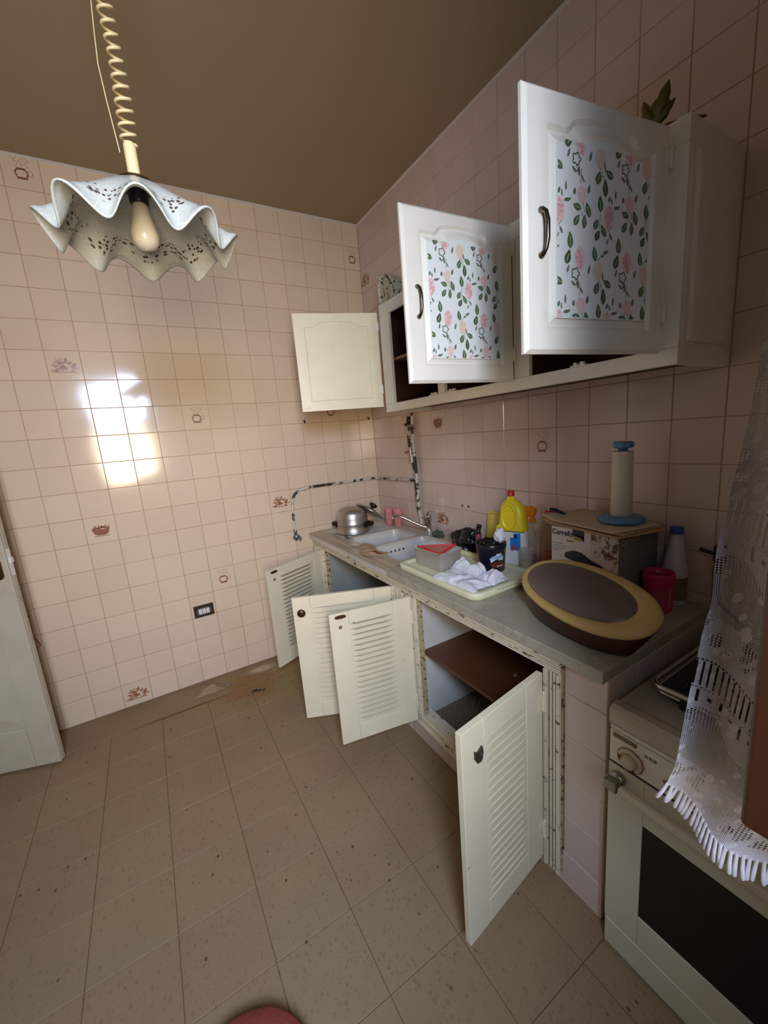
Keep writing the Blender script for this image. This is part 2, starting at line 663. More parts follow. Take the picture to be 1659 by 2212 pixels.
def frame(o, ax, ay, az):
    """local axes -> world matrix"""
    m = Matrix((Vector(ax), Vector(ay), Vector(az))).transposed().to_4x4()
    m.translation = Vector(o)
    return m


def circ(r, n=20, a0=0.0):
    return [(r * math.cos(2 * PI * k / n + a0), r * math.sin(2 * PI * k / n + a0)) for k in range(n)]


def rrect(x0, x1, y0, y1, r, n=5):
    out = []
    for cx, cy, a in ((x1 - r, y1 - r, 0), (x0 + r, y1 - r, 90), (x0 + r, y0 + r, 180), (x1 - r, y0 + r, 270)):
        for k in range(n + 1):
            t = math.radians(a + 90 * k / n)
            out.append((cx + r * math.cos(t), cy + r * math.sin(t)))
    return out


def text(name, body, size, T, m, parent, bold=0.0, ext=0.0003, sx=1.0, align='LEFT'):
    cu = bpy.data.curves.new(name, 'FONT')
    cu.body, cu.size, cu.extrude, cu.offset, cu.align_x = body, size, ext, bold, align
    cu.resolution_u = 3
    tmp = bpy.data.objects.new(name, cu)
    COL.objects.link(tmp)
    bpy.context.view_layer.update()
    me = bpy.data.meshes.new_from_object(tmp)
    COL.objects.unlink(tmp)
    bpy.data.objects.remove(tmp)
    me.transform(Matrix.Diagonal((sx, 1, 1, 1)))
    me.transform(T)
    me.transform(Matrix.Translation(-WLOC[parent.name]))
    me.materials.clear()
    me.materials.append(m)
    o = bpy.data.objects.new(name, me)
    COL.objects.link(o)
    o.parent = parent
    WLOC[o.name] = Vector(WLOC[parent.name])
    return o


def stuff(o):
    o['kind'] = 'stuff'
    return o

# ================================================================== ROOM
XL, YF, ZC = -3.02, -3.12, 2.998
TS, J = 0.15, 0.0021


def stroke(mb, pts, w, h=0.0005, mi=0, T=None):
    for (a, b), (c, d) in zip(pts, pts[1:]):
        L = math.hypot(c - a, d - b) or 1e-6
        nx, ny = -(d - b) / L * w / 2, (c - a) / L * w / 2
        mb.add([(a + nx, b + ny, h), (a - nx, b - ny, h), (c - nx, d - ny, h), (c + nx, d + ny, h)], [(0, 1, 2, 3)], T, mi)


def blobpoly(mb, cx, cy, rx, ry, n, seed, h=0.0005, mi=0, T=None, rough=0.25, ang=0.0):
    rnd = random.Random(seed)
    pts = []
    for k in range(n):
        t = 2 * PI * k / n
        q = 1 + rnd.uniform(-rough, rough)
        x, y = rx * q * math.cos(t), ry * q * math.sin(t)
        pts.append((cx + x * math.cos(ang) - y * math.sin(ang), cy + x * math.sin(ang) + y * math.cos(ang), h))
    mb.add([(cx, cy, h)] + pts, [(0, 1 + k, 1 + (k + 1) % n) for k in range(n)], T, mi)


def motif(kind, T):
    mb = MB()
    rnd = random.Random(kind)
    if kind == 'cup':
        poly = [(-.012, -.022), (.012, -.022), (.016, -.017), (.020, -.002), (.012, .010), (-.012, .010), (-.020, -.002), (-.016, -.017), (-.012, -.022)]
        stroke(mb, poly, 0.0052, T=T)
        stroke(mb, [(-.018, -.026), (.018, -.026)], 0.004, T=T)
        stroke(mb, [(-.014, .0135), (.014, .0135)], 0.004, T=T)
        stroke(mb, [(.020, .006), (.032, .008), (.036, -.002), (.030, -.012), (.020, -.012)], 0.0022, mi=1, T=T)
        for x0 in (-.012, .002, .020):
            stroke(mb, [(x0 + 0.006 * math.sin(k * 1.1 + x0 * 90), .020 + k * 0.0045) for k in range(9)], 0.0016, mi=1, T=T)
        for k in range(10):
            a, b = rnd.uniform(-.03, .036), rnd.uniform(.012, .056)
            stroke(mb, [(a, b), (a + .004, b + .003)], 0.0018, mi=1, T=T)
    elif kind == 'bowl':
        mb.prism([(-.034, .002), (-.026, -.020), (-.014, -.027), (.014, -.027), (.026, -.020), (.034, .002)], 0.0001, 0.0005, T)
        stroke(mb, [(-.030, -.031), (.030, -.031)], 0.003, T=T)
        for k in range(12):
            blobpoly(mb, -.03 + .0055 * k, .006 + rnd.uniform(-.003, .008), .006, .007, 7, k, 0.0006, k % 2, T)
        for k in range(14):
            a = rnd.uniform(-.032, .032)
            stroke(mb, [(a, .006), (a + rnd.uniform(-.006, .006), .024)], 0.0018, mi=k % 2, T=T)
    else:  # heap of fruit and leaves
        for k in range(34):
            a = rnd.uniform(-.042, .042)
            top = .026 * (1 - (a / .045) ** 2)
            b = rnd.uniform(-.028, top)
            blobpoly(mb, a, b, rnd.uniform(.005, .010), rnd.uniform(.003, .006), 7, k + 40, 0.0004 + k * 0.00001, k % 2, T, 0.35)
        for k in range(10):
            a = rnd.uniform(-.03, .03)
            stroke(mb, [(a, .01), (a + rnd.uniform(-.008, .008), .034)], 0.0018, mi=k % 2, T=T)
        stroke(mb, [(-.036, -.030), (.038, -.030)], 0.0035, T=T)
    return mb


def tile_local(w, h, th=0.006):
    mb = MB()
    mb.cham(-w / 2 + J / 2, w / 2 - J / 2, -h / 2 + J / 2, h / 2 - J / 2, -th, 0, 0.0016)
    return mb


def lay_tiles(wallobj, cells, frame_of, mats, motifs, tname='tile', keep=300, th=0.006, jitter=0.3, mat_of=None):
    """cells: (key, centre a, centre b, w, h).  frame_of(a,b)->4x4 of a tile whose face looks along local z"""
    meshes, scored = {}, []
    for c in cells:
        T = frame_of(c[1], c[2])
        p = px_of(T.translation)
        s = -1
        if p and -60 < p[0] < 1720 and -60 < p[1] < 2270:
            s = c[3] * c[4] * abs((T.translation - CAM).normalized().dot(T.to_3x3().col[2])) / p[2] ** 2
        scored.append((s, c, T))
    scored.sort(key=lambda q: -q[0])
    rest = MB()
    for i, (s, c, T) in enumerate(scored):
        key = (round(c[3], 4), round(c[4], 4))
        if i < keep and s > 0:
            m = mats if mat_of is None else mat_of(c)
            k2 = key + (m.name,)
            if k2 not in meshes:
                meshes[k2] = tile_local(c[3], c[4], th).mesh(tname, m)
            o = bpy.data.objects.new(tname, meshes[k2])
            COL.objects.link(o)
            o.parent = wallobj
            r = random.Random(str(c[0]))
            J3 = Matrix.Rotation(math.radians(r.uniform(-jitter, jitter)), 4, 'X') @ Matrix.Rotation(math.radians(r.uniform(-jitter, jitter)), 4, 'Y')
            o.matrix_local = Matrix.Translation(-WLOC[wallobj.name]) @ T @ J3
            WLOC[o.name] = Vector((0, 0, 0))
            if c[0] in motifs:
                mo = motif(motifs[c[0]], Matrix.Diagonal((1.25, 1.15, 1, 1)))
                mo.build('motif', [M_MOTIF, M_MOTIF2], o, fix=False)
        else:
            rest.cham(-c[3] / 2 + J / 2, c[3] / 2 - J / 2, -c[4] / 2 + J / 2, c[4] / 2 - J / 2, -th, 0, 0.0016, T)
    if rest.v:
        stuff(rest.build(tname + '_field', mats, wallobj, fix=False))


# back wall (plane y = 0)
mb = MB()
mb.box(XL - 0.1, 0.1, 0.0022, 0.12, -0.05, ZC + 0.05)
wall_back = struct(mb.build('wall_back', M_GROUT))
cells = []
for r in range(20):
    zc = (20 - r - 0.5) * TS
    cells.append((('B', 0, r), -0.0627, zc, 0.1254, TS))
    for c in range(1, 21):
        x0 = -(c - 1 + 0.836) * TS
        x1 = max(x0 - TS, XL)
        if x0 - x1 > 0.02:
            cells.append((('B', c, r), (x0 + x1) / 2, zc, x0 - x1, TS))
mot = {('B', 12, 0): 'cup', ('B', 12, 6): 'heap', ('B', 8, 8): 'cup', ('B', 12, 12): 'bowl', ('B', 5, 12): 'heap',
       ('B', 8, 15): 'cup', ('B', 12, 19): 'heap', ('B', 0, 1): 'cup', ('B', 2, 8): 'cup'}
lay_tiles(wall_back, cells, lambda a, b: frame((a, 0, b), (1, 0, 0), (0, 0, 1), (0, -1, 0)), M_TILE, mot)

# right-hand wall (plane x = 0)
mb = MB()
mb.box(0.0022, 0.12, YF - 0.1, 0.1, -0.05, ZC + 0.05)
wall_right = struct(mb.build('wall_right', M_GROUT))
cells = []
for r in range(20):
    zc = (20 - r - 0.5) * TS
    cells.append((('R', 0, r), -0.0606, zc, 0.1212, TS))
    for c in range(1, 21):
        y0 = -(c - 1 + 0.808) * TS
        y1 = max(y0 - TS, YF)
        if y0 - y1 > 0.02:
            cells.append((('R', c, r), (y0 + y1) / 2, zc, y0 - y1, TS))
mot = {('R', 0, 2): 'heap', ('R', 5, 9): 'bowl', ('R', 0, 10): 'bowl', ('R', 5, 13): 'heap', ('R', 10, 10): 'cup'}
lay_tiles(wall_right, cells, lambda a, b: frame((0, a, b), (0, -1, 0), (0, 0, 1), (-1, 0, 0)), M_TILE2, mot)

# left-hand wall with the doorway, front wall with the window opening
mb = MB()
mb.box(XL - 0.12, XL, YF - 0.1, -0.90, 0, ZC)
mb.box(XL - 0.12, XL, -0.90, -0.10, 2.08, ZC)
mb.box(XL - 0.12, XL, -0.10, 0.1, 0, ZC)
struct(mb.build('wall_left', M_WALLP))
mb = MB()
mb.box(XL - 0.5, XL - 0.4, -1.4, 0.3, 0, 2.3)
struct(mb.build('wall_passage', M_WALLP))
WX0, WX1, WZ0, WZ1 = -2.08, -1.40, 1.14, 2.52
mb = MB()
mb.box(XL - 0.1, WX0, YF - 0.16, YF, -0.05, ZC)
mb.box(WX1, 0.1, YF - 0.16, YF, -0.05, ZC)
mb.box(WX0, WX1, YF - 0.16, YF, -0.05, WZ0)
mb.box(WX0, WX1, YF - 0.16, YF, WZ1, ZC)
struct(mb.build('wall_front', M_WALLP))
mb = MB()
mb.box(XL - 0.1, 0.1, YF - 0.1, 0.1, ZC, ZC + 0.1)
struct(mb.build('ceiling', M_CEIL))
# thin plaster bead where the tiles meet the ceiling
mb = MB()
mb.prism([(0, 0), (0.010, 0), (0, 0.008)], 0, 3.02, frame((0, 0, ZC), (0, -1, 0), (0, 0, -1), (-1, 0, 0)))
struct(mb.build('trim_1', M_PLASTER))
mb = MB()
mb.prism([(0, 0), (0.010, 0), (0, 0.008)], 0, 3.12, frame((0, 0, ZC), (-1, 0, 0), (0, 0, -1), (0, -1, 0)))
struct(mb.build('trim_2', M_PLASTER))

# floor of 25 cm terrazzo tiles, cement strip along the back wall
mb = MB()
mb.box(XL - 0.1, 0.1, YF - 0.1, 0.1, -0.08, -0.0035)
floor = struct(mb.build('floor', M_FGROUT))
cells = []
for i in range(-1, 13):
    for j in range(1, 13):
        x0, x1 = max(-(0.235 + 0.25 * i), -9), -(0.235 + 0.25 * (i - 1))
        x0, x1 = max(-(0.235 + 0.25 * i), XL), min(x1, 0)
        y0, y1 = max(-0.25 * (j + 1), YF), -0.25 * j
        if x1 - x0 > 0.02 and y1 - y0 > 0.02:
            cells.append((('F', i, j), (x0 + x1) / 2, (y0 + y1) / 2, x1 - x0, y1 - y0))
J = 0.0012
lay_tiles(floor, cells, lambda a, b: frame((a, b, 0), (1, 0, 0), (0, 1, 0), (0, 0, 1)), M_FLOOR, {}, 'floor_tile', 300, 0.008, 0.06)
mb = MB()
mb.cham(XL, -0.001, -0.249, -0.001, -0.02, 0.0, 0.0015)
mb.build('cement_strip', M_CEMENT, floor)

# window in the front wall, its inner casement swung into the room
win = sempty('window_1', ((WX0 + WX1) / 2, YF, WZ0))
mb = MB()
for a in ((WX0, WX0 + 0.045, WZ0, WZ1), (WX1 - 0.045, WX1, WZ0, WZ1), (WX0, WX1, WZ0, WZ0 + 0.05), (WX0, WX1, WZ1 - 0.05, WZ1)):
    mb.box(a[0], a[1], YF - 0.10, YF - 0.04, a[2], a[3])
mb.build('frame', M_WOODRED, win, 0.003)
mb = MB()
mb.box(WX0 - 0.03, WX1 + 0.03, YF - 0.02, YF + 0.05, WZ0 - 0.04, WZ0)
mb.build('sill', M_MARBLE, win, 0.003)
cas = sempty('window_2', (-1.08, YF, 1.10))
lx0, lx1 = -1.100, -1.064
ya, yb = YF + 0.01, -2.646
mb = MB()
mb.box(lx0, lx1, yb - 0.075, yb, 1.098, 2.46)
mb.box(lx0, lx1, ya, ya + 0.06, 1.098, 2.46)
mb.build('stile', M_WOODRED, cas, 0.006, 3)
mb = MB()
mb.box(lx0 - 0.0005, lx1, ya + 0.06, yb - 0.0752, 1.098, 1.178)
mb.box(lx0, lx1, ya + 0.06, yb - 0.0752, 2.40, 2.46)
mb.build('rail', M_WOODRED, cas, 0.006, 3)
G = NT('window_glass')
G.color((0.6, 0.62, 0.6))
G.set(rough=0.05, alpha=0.12)
mb = MB()
mb.box(-1.084, -1.080, ya + 0.06, yb - 0.075, 1.178, 2.40)
mb.build('pane', G.m, cas)
mb = MB()
mb.box(-1.062, -1.052, YF, YF + 0.03, 1.2, 1.27)
mb.box(-1.062, -1.052, YF, YF + 0.03, 2.2, 2.27)
mb.build('hinge', M_BRONZE, cas)

# door leaf standing open against the back wall, by the left wall
dl = sempty('door_1', (-2.96, -0.06, 0))
A = Vector((-2.197, -0.325, 0))
B = Vector((-2.975, -0.060, 0))
e = (B - A).normalized()
nrm = Vector((e.y, -e.x, 0))
if nrm.y > 0:
    nrm = -nrm
Td = frame(A, e, nrm, (0, 0, 1))          # s from free edge, t towards the room, z up
wd = (B - A).length
mb = MB()
mb.box(0, wd, -0.042, -0.012, 0.012, 2.04, Td)
for a in ((0, 0.115, 0.012, 2.04), (wd - 0.115, wd, 0.012, 2.04), (0.115, wd - 0.115, 0.012, 0.235), (0.115, wd - 0.115, 0.86, 1.02), (0.115, wd - 0.115, 1.92, 2.04)):
    mb.box(a[0], a[1], -0.0122, 0, a[2], a[3], Td)
mb.build('leaf', M_DOOR, dl, 0.006, 3)
for z0, z1 in ((0.235, 0.86), (1.02, 1.92)):
    mb = MB()
    mb.rings([[(s, -0.0125, z) for s, z in ((0.116, z0 + .001), (wd - 0.116, z0 + .001), (wd - 0.116, z1 - .001), (0.116, z1 - .001))],
              [(s, -0.0115, z) for s, z in ((0.135, z0 + .02), (wd - 0.135, z0 + .02), (wd - 0.135, z1 - .02), (0.135, z1 - .02))],
              [(s, -0.004, z) for s, z in ((0.175, z0 + .06), (wd - 0.175, z0 + .06), (wd - 0.175, z1 - .06), (0.175, z1 - .06))]], True, False, True, Td, smooth=False)
    mb.build('panel', M_DOOR, dl)
mb = MB()
out = [(0.045 + 0.021 * math.cos(t), 1.035 - 0.005 + 0.02 * math.sin(t)) for t in [PI + PI * k / 10 for k in range(11)]]
out += [(0.045 + 0.021 * math.cos(t), 1.23 + 0.02 * math.sin(t)) for t in [PI * k / 10 for k in range(11)]]
mb.rings([[(s, 0.0002, z) for s, z in out], [(s, 0.003, z) for s, z in out],
          [(0.045 + (s - 0.045) * 0.85, 0.005, 1.13 + (z - 1.13) * 0.97) for s, z in out]], True, True, True, Td)
hp = mb.build('handle_plate', M_BRONZE, dl)
mb = MB()
mb.tube([Td @ Vector(q) for q in ((0.045, 0.004, 1.19), (0.045, 0.045, 1.19), (0.06, 0.052, 1.19), (0.15, 0.052, 1.185))], [0.008, 0.008, 0.009, 0.007], 10)
mb.build('lever', M_BRONZE, hp)
mb = MB()
mb.cyl(Td @ Vector((0.045, 0.005, 1.085)), Td @ Vector((0.045, 0.0056, 1.085)), 0.005)
mb.box(0.043, 0.047, 0.005, 0.0056, 1.066, 1.085, Td)
mb.build('keyhole', M_BLACK, hp)
mb = MB()
mb.box(-0.010, 0.0, -0.032, -0.014, 1.083, 1.108, Td)
mb.box(-0.001, 0.0, -0.036, -0.010, 1.02, 1.15, Td)
mb.build('latch', M_WHITEP, dl, 0.001)

# red wire hanger hanging behind that door
t_ = thing('wire_hanger', (-2.245, -0.03, 0.56), 'thin red wire hanger hanging on the tiles behind the open white door', 'hanger')
mb = MB()
P3 = [(-2.300, 0.86), (-2.266, 0.78), (-2.256, 0.735), (-2.252, 0.69), (-2.238, 0.60), (-2.228, 0.545), (-2.262, 0.532), (-2.33, 0.53), (-2.262, 0.70)]
mb.tube([(x, -0.022, z) for x, z in P3[:3]], 0.0026, 6)
mb.tube([(x, -0.022, z) for x, z in ((-2.256, 0.735), (-2.272, 0.66), (-2.228, 0.548), (-2.262, 0.532), (-2.33, 0.53))], 0.0026, 6)
mb.build('wire', mat('red_coated_wire', (168, 44, 56), 0.4), t_)
mb = MB()
mb.lathe([(0.0, -0.010), (0.007, -0.006), (0.008, 0.004), (0.0, 0.010)], (-2.250, -0.018, 0.722), 8, axis=(1, 0, -1), caps=False)
mb.build('wire_twist', mat('red_coated_wire', (168, 44, 56), 0.4), t_)

# switch / socket plate
t_ = thing('wall_socket', (-1.40, -0.001, 0.49), 'brown framed three-module socket plate on the tiled back wall', 'socket')
Tw = frame((-1.40, -0.0002, 0.489), (1, 0, 0), (0, 0, 1), (0, -1, 0))
mb = MB()
mb.cham(-0.060, 0.060, -0.040, 0.040, 0, 0.009, 0.003, Tw)
mb.build('plate', mat('dark_brown_plastic', (52, 40, 30), 0.4), t_)
mb = MB()
ov = [(0.044 * math.copysign(abs(math.cos(a)) ** 0.6, math.cos(a)), 0.024 * math.copysign(abs(math.sin(a)) ** 0.8, math.sin(a))) for a in [2 * PI * k / 28 for k in range(28)]]
mb.rings([[(a, b, 0.0091) for a, b in ov], [(a, b, 0.0115) for a, b in ov], [(a * .93, b * .9, 0.0115) for a, b in ov], [(a * .93, b * .9, 0.0095) for a, b in ov]], True, False, True, Tw, smooth=False)
mb.build('surround', mat('grey_brown_plastic', (104, 92, 78), 0.4), t_)
for k in (-1, 0, 1):
    mb = MB()
    mb.cham(-0.0095 + k * 0.0225, 0.0095 + k * 0.0225, -0.017, 0.017, 0.0096, 0.0155, 0.001, Tw)
    md = mb.build('module', M_WHITEP, t_)
    mb = MB()
    for dz in (-0.009, 0, 0.009):
        mb.cyl(Tw @ Vector((k * 0.0225, dz, 0.0156)), Tw @ Vector((k * 0.0225, dz, 0.0159)), 0.002, n=8)
    mb.build('pin_hole', M_BLACK, md)

# two little hooks on the back wall, below the small cupboard door
for x, z, lab in ((-0.566, 1.668, 'small black screw hook on the tiles under the free edge of the plain cupboard door'),
                  (-0.052, 1.664, 'small black screw hook on the tiles nearest the corner above the sink')):
    mb = MB()
    mb.tube([(x, 0.0, z), (x, -0.014, z), (x + 0.001, -0.020, z - 0.012), (x + 0.001, -0.026, z - 0.016), (x, -0.034, z - 0.010), (x, -0.034, z + 0.004)], 0.0032, 8)
    tag(mb.build('wall_hook', M_BLACK), lab, 'hook')

# lump of broken render and crumbs on the floor
def rubble(name, c, sx, sy, sz, seed, m):
    mb = MB()

    def fn(a, b):
        x, y = (a - .5) * 2, (b - .5) * 2
        d = max(0, 1 - max(abs(x), abs(y)) ** 3)
        h = (0.55 + 0.6 * noise.noise(Vector((x * 1.7 + seed, y * 1.9, 0)))) * d
        h += 0.18 * noise.noise(Vector((x * 6 + seed, y * 6, 3))) * d
        return (c[0] + x * sx * (1 + 0.2 * noise.noise(Vector((y * 2, seed, 1)))), c[1] + y * sy * (1 + 0.25 * noise.noise(Vector((x * 2, seed, 5)))), c[2] + max(0, h) * sz)
    mb.grid(fn, 26, 16)
    return mb.build(name, m)


tag(rubble('plaster_lump', (-1.46, -0.145, 0.001), 0.085, 0.038, 0.052, 3, M_CEMENT), 'flat broken lump of old render on the floor against the back wall', 'rubble')
tag(rubble('plaster_lump', (-1.352, -0.150, 0.001), 0.018, 0.018, 0.020, 9, mat('grey_mortar', (128, 116, 94), 0.9, var=0.2)), 'small grey mortar chunk beside the flat render lump on the floor', 'rubble')
bits = [(-1.10, -0.31, 'dead_leaf'), (-1.02, -0.36, 'dead_leaf')]
mb = MB()
for q in ((-1.215, -0.335, 0.03), (-1.190, -0.350, 0.022), (-1.165, -0.36, 0.016)):
    rs = []
    mb.add([(q[0] + q[2] * math.cos(a) * (1 if k % 2 else .45), q[1] + q[2] * .5 * math.sin(a) * (1 if k % 3 else .5), 0.002 + 0.006 * (k % 2)) for k, a in enumerate([2 * PI * i / 9 for i in range(9)])] + [(q[0], q[1], 0.009)],
           [(k, (k + 1) % 9, 9) for k in range(9)])
tag(mb.build('dead_leaf', mat('dead_leaf_dark', (46, 34, 24), 0.8)), 'dark shrivelled scrap lying on the rusty stain of the floor', 'scrap')
mb = MB()
rnd = random.Random(4)
for k in range(150):
    x, y = rnd.gauss(-1.15, 0.24), min(-0.02, rnd.gauss(-0.24, 0.16))
    if x > -0.66:
        continue
    r = rnd.uniform(0.0012, 0.0045)
    mb.lathe([(r * .8, 0), (r, r * .5), (r * .4, r)], (x, y, 0.0), 5)
o = tag(stuff(mb.build('crumbs', mat('crumbs', (120, 84, 58), 0.9, var=0.4, scale=60))), 'scattered crumbs of plaster and rust around the stained floor corner', 'crumbs')

# ================================================================== UPPER CUPBOARD
uc = thing('wall_cupboard', (-0.16, -1.47, 1.652), 'long white painted wall cupboard hung on the tiled right wall', 'cupboard')
UX, UY0, UY1, UZ0, UZ1 = -0.32, -2.22, -0.73, 1.652, 2.228
mb = MB()
mb.box(-0.302, -0.004, UY1 - 0.018, UY1, UZ0, UZ1)
mb.build('side_panel', M_WHITE, uc, 0.002)
mb = MB()
mb.box(-0.302, -0.004, UY0, UY0 + 0.018, UZ0, UZ1)
mb.build('side_panel', M_WHITE, uc, 0.002)
mb = MB()
mb.box(-0.302, -0.004, UY0 + 0.0185, UY1 - 0.0185, UZ0 + 0.02, UZ0 + 0.036)
mb.box(-0.302, -0.004, UY0 + 0.0185, UY1 - 0.0185, UZ1 - 0.016, UZ1 - 0.001)
mb.box(-0.014, -0.004, UY0 + 0.0185, UY1 - 0.0185, UZ0 + 0.0362, UZ1 - 0.0162)
mb.box(-0.3, -0.0145, UY1 - 0.026, UY1 - 0.0186, UZ0 + 0.0362, UZ1 - 0.0162)
mb.box(-0.3, -0.0145, UY0 + 0.0186, UY0 + 0.026, UZ0 + 0.0362, UZ1 - 0.0162)
mb.box(-0.3, -0.0145, -1.245, -1.229, UZ0 + 0.0362, UZ1 - 0.0162)
mb.box(-0.3, -0.0145, -1.727, -1.711, UZ0 + 0.0362, UZ1 - 0.0162)
mb.build('carcass', M_INSIDE, uc)
mb = MB()
f0, f1 = UX, -0.3022
mb.box(f0, f1, UY0, UY1, UZ0, UZ0 + 0.045)
mb.box(f0, f1, UY0, UY1, UZ1 - 0.06, UZ1)
for a, b in ((UY1 - 0.092, UY1), (-1.262, -1.212), (-1.742, -1.672), (UY0, UY0 + 0.052)):
    mb.box(f0 - 0.0004, f1, a, b, UZ0 + 0.0452, UZ1 - 0.0602)
mb.build('face_frame', M_WHITE, uc, 0.002)
# raised panel on the exposed end
mb = MB()
Te = frame((-0.16, UY0 - 0.0002, (UZ0 + UZ1) / 2), (1, 0, 0), (0, 0, 1), (0, -1, 0))
mb.rings([[(a, b, 0) for a, b in ((-.118, -.232), (.112, -.232), (.112, .226), (-.118, .226))],
          [(a, b, 0.006) for a, b in ((-.106, -.220), (.100, -.220), (.100, .214), (-.106, .214))]], True, False, True, Te, smooth=False)
mb.build('end_panel', M_WHITE, uc)
mb = MB()
mb.cham(-0.10, 0.096, -0.2295, -0.2235, 0.004, 0.010, 0.002, Te)
mb.build('end_bead', M_WHITE, uc)
mb = MB()
mb.box(-0.296, -0.0145, -1.2285, UY1 - 0.019, 1.925, 1.939)
mb.build('shelf', M_SHELFW, uc)
# two catches on the bottom rail
for y in (-1.165, -1.30, -1.93):
    mb = MB()
    mb.box(-0.318, -0.296, y - 0.026, y + 0.026, UZ0 + 0.0452, UZ0 + 0.050)
    mb.box(-0.314, -0.300, y - 0.018, y - 0.006, UZ0 + 0.050, UZ0 + 0.058)
    mb.box(-0.314, -0.300, y + 0.006, y + 0.018, UZ0 + 0.050, UZ0 + 0.058)
    mb.build('catch', M_WHITE, uc, 0.001)

PRN = [mat('print_leaf_green', (88, 114, 80), 0.5, var=0.35, scale=200), mat('print_leaf_dark', (70, 90, 66), 0.5, var=0.3, scale=200),
       mat('print_rose', (226, 170, 172), 0.5, var=0.12, scale=250), mat('print_rose_light', (238, 206, 204), 0.5, var=0.08, scale=250),
       mat('print_peach', (234, 214, 196), 0.5, var=0.08, scale=250), mat('print_vein', (198, 212, 186), 0.5, var=0.1)]
M_PAPER = mat('floral_paper', (236, 240, 238), 0.42, var=0.03)


def leafp(mb, cx, cy, L, wd_, ang, mi, h):
    n = 9
    pts = []
    for k in range(n):
        t = k / (n - 1)
        pts.append((t * L - L / 2, wd_ / 2 * math.sin(PI * t ** 0.8)))
    for k in range(n - 2, 0, -1):
        pts.append((pts[k][0], -pts[k][1]))
    ca, sa = math.cos(ang), math.sin(ang)
    r = lambda q: (cx + q[0] * ca - q[1] * sa, cy + q[0] * sa + q[1] * ca, h)
    mb.add([r((0, 0))] + [r(q) for q in pts], [(0, 1 + k, 1 + (k + 1) % len(pts)) for k in range(len(pts))], None, mi)
    mb.add([r((-L * .36, .0003)), r((-L * .36, -.0003)), r((L * .2, -wd_ * .06)), r((L * .2, wd_ * .06))], [(0, 1, 2, 3)], None, 5)
    for v in mb.v[-4:]:
        v.z += 0.00015


def rosep(mb, cx, cy, rx, ry, mi, mi2, h, seed):
    rnd = random.Random(seed)
    blobpoly(mb, cx, cy, rx, ry, 16, seed, h, mi2, None, 0.16)
    for k in range(17):
        a = rnd.uniform(0, 2 * PI)
        q = rnd.uniform(0.15, 0.78)
        blobpoly(mb, cx + rx * q * math.cos(a), cy + ry * q * math.sin(a), rx * .24, ry * .16, 8, seed + k, h + 0.00004 * (k + 1), mi if k % 3 else mi2, None, 0.3, a)
    for k in range(3):
        blobpoly(mb, cx, cy, rx * (.34 - .09 * k), ry * (.34 - .09 * k), 9, seed + 50 + k, h + 0.0009 + 0.00004 * k, mi if k % 2 == 0 else mi2, None, 0.2)


def floral_cell(mb, ox, oy, seed, h):
    D = math.radians
    rosep(mb, ox, oy, .0175, .026, 2, 3, h, seed)
    rosep(mb, ox + .061, oy - .024, .016, .023, 4, 4, h, seed + 9)
    rosep(mb, ox + .092, oy - .139, .017, .026, 2, 3, h, seed + 5)
    rosep(mb, ox + .005, oy - .103, .014, .020, 4, 3, h, seed + 7)
    for dx, dy, L, w_, a, m in ((-.037, .001, .028, .014, 60, 0), (.047, .013, .030, .014, 100, 0), (.084, .019, .018, .006, 15, 1), (.072, .010, .010, .005, 0, 1),
                                (-.036, -.024, .018, .005, 70, 1), (.030, -.022, .020, .006, 72, 1),
                                (.090, -.050, .026, .014, 150, 0), (.056, -.061, .027, .015, 70, 0), (.078, -.079, .034, .014, 92, 1),
                                (.075, -.035, .020, .004, 100, 1), (-.020, -.054, .016, .005, 140, 1), (-.005, -.055, .020, .006, 92, 1), (.006, -.068, .018, .004, 125, 1),
                                (-.018, -.097, .013, .007, 80, 1), (.026, -.088, .018, .007, 70, 1),
                                (-.010, -.127, .024, .013, 165, 0), (.024, -.130, .030, .014, 110, 0), (-.011, -.154, .026, .013, 55, 0), (.013, -.155, .028, .012, 85, 0),
                                (.063, -.113, .032, .015, 95, 0), (.050, -.157, .024, .013, 60, 0), (.055, -.180, .024, .013, 60, 1), (.074, -.168, .028, .012, 125, 0),
                                (-.030, -.197, .032, .015, 92, 0), (-.036, -.232, .030, .015, 75, 0), (-.044, -.089, .018, .005, 88, 1), (-.036, -.116, .016, .005, 20, 1),
                                (-.064, -.100, .013, .006, 70, 1), (.098, -.178, .016, .005, 120, 1), (.088, -.190, .014, .004, 60, 1), (.100, -.104, .014, .004, 95, 1), (.112, -.116, .014, .004, 30, 1)):
        leafp(mb, ox + dx, oy + dy, L * 1.12, w_ * 1.18, D(a), m, h + 0.0004)
    cx, cy = ox - .013, oy - .033
    ring = [(cx + .011 * math.cos(t) * (1 + .22 * math.cos(5 * t)), cy + .011 * math.sin(t) * (1 + .22 * math.cos(5 * t))) for t in [2 * PI * k / 24 for k in range(25)]]
    stroke(mb, ring, .0026, h + .0005, 1)
    stroke(mb, [(cx, cy - .01), (cx + .004, cy - .022), (cx - .005, cy - .026)], .0018, h + .0005, 1)
    for a, b, c, d in ((.045, -.065, .070, -.055), (.066, -.045, .074, -.070), (.004, -.135, .012, -.150), (.008, -.117, .014, -.136), (.064, -.128, .060, -.165),
                       (-.03, -.212, -.034, -.18), (.0, -.08, .003, -.05), (-.044, -.12, -.03, -.11), (.055, .0, .088, .018), (.09, -.17, .1, -.16)):
        stroke(mb, [(ox + a, oy + b), (ox + c, oy + d)], .0013, h + .0003, 1)


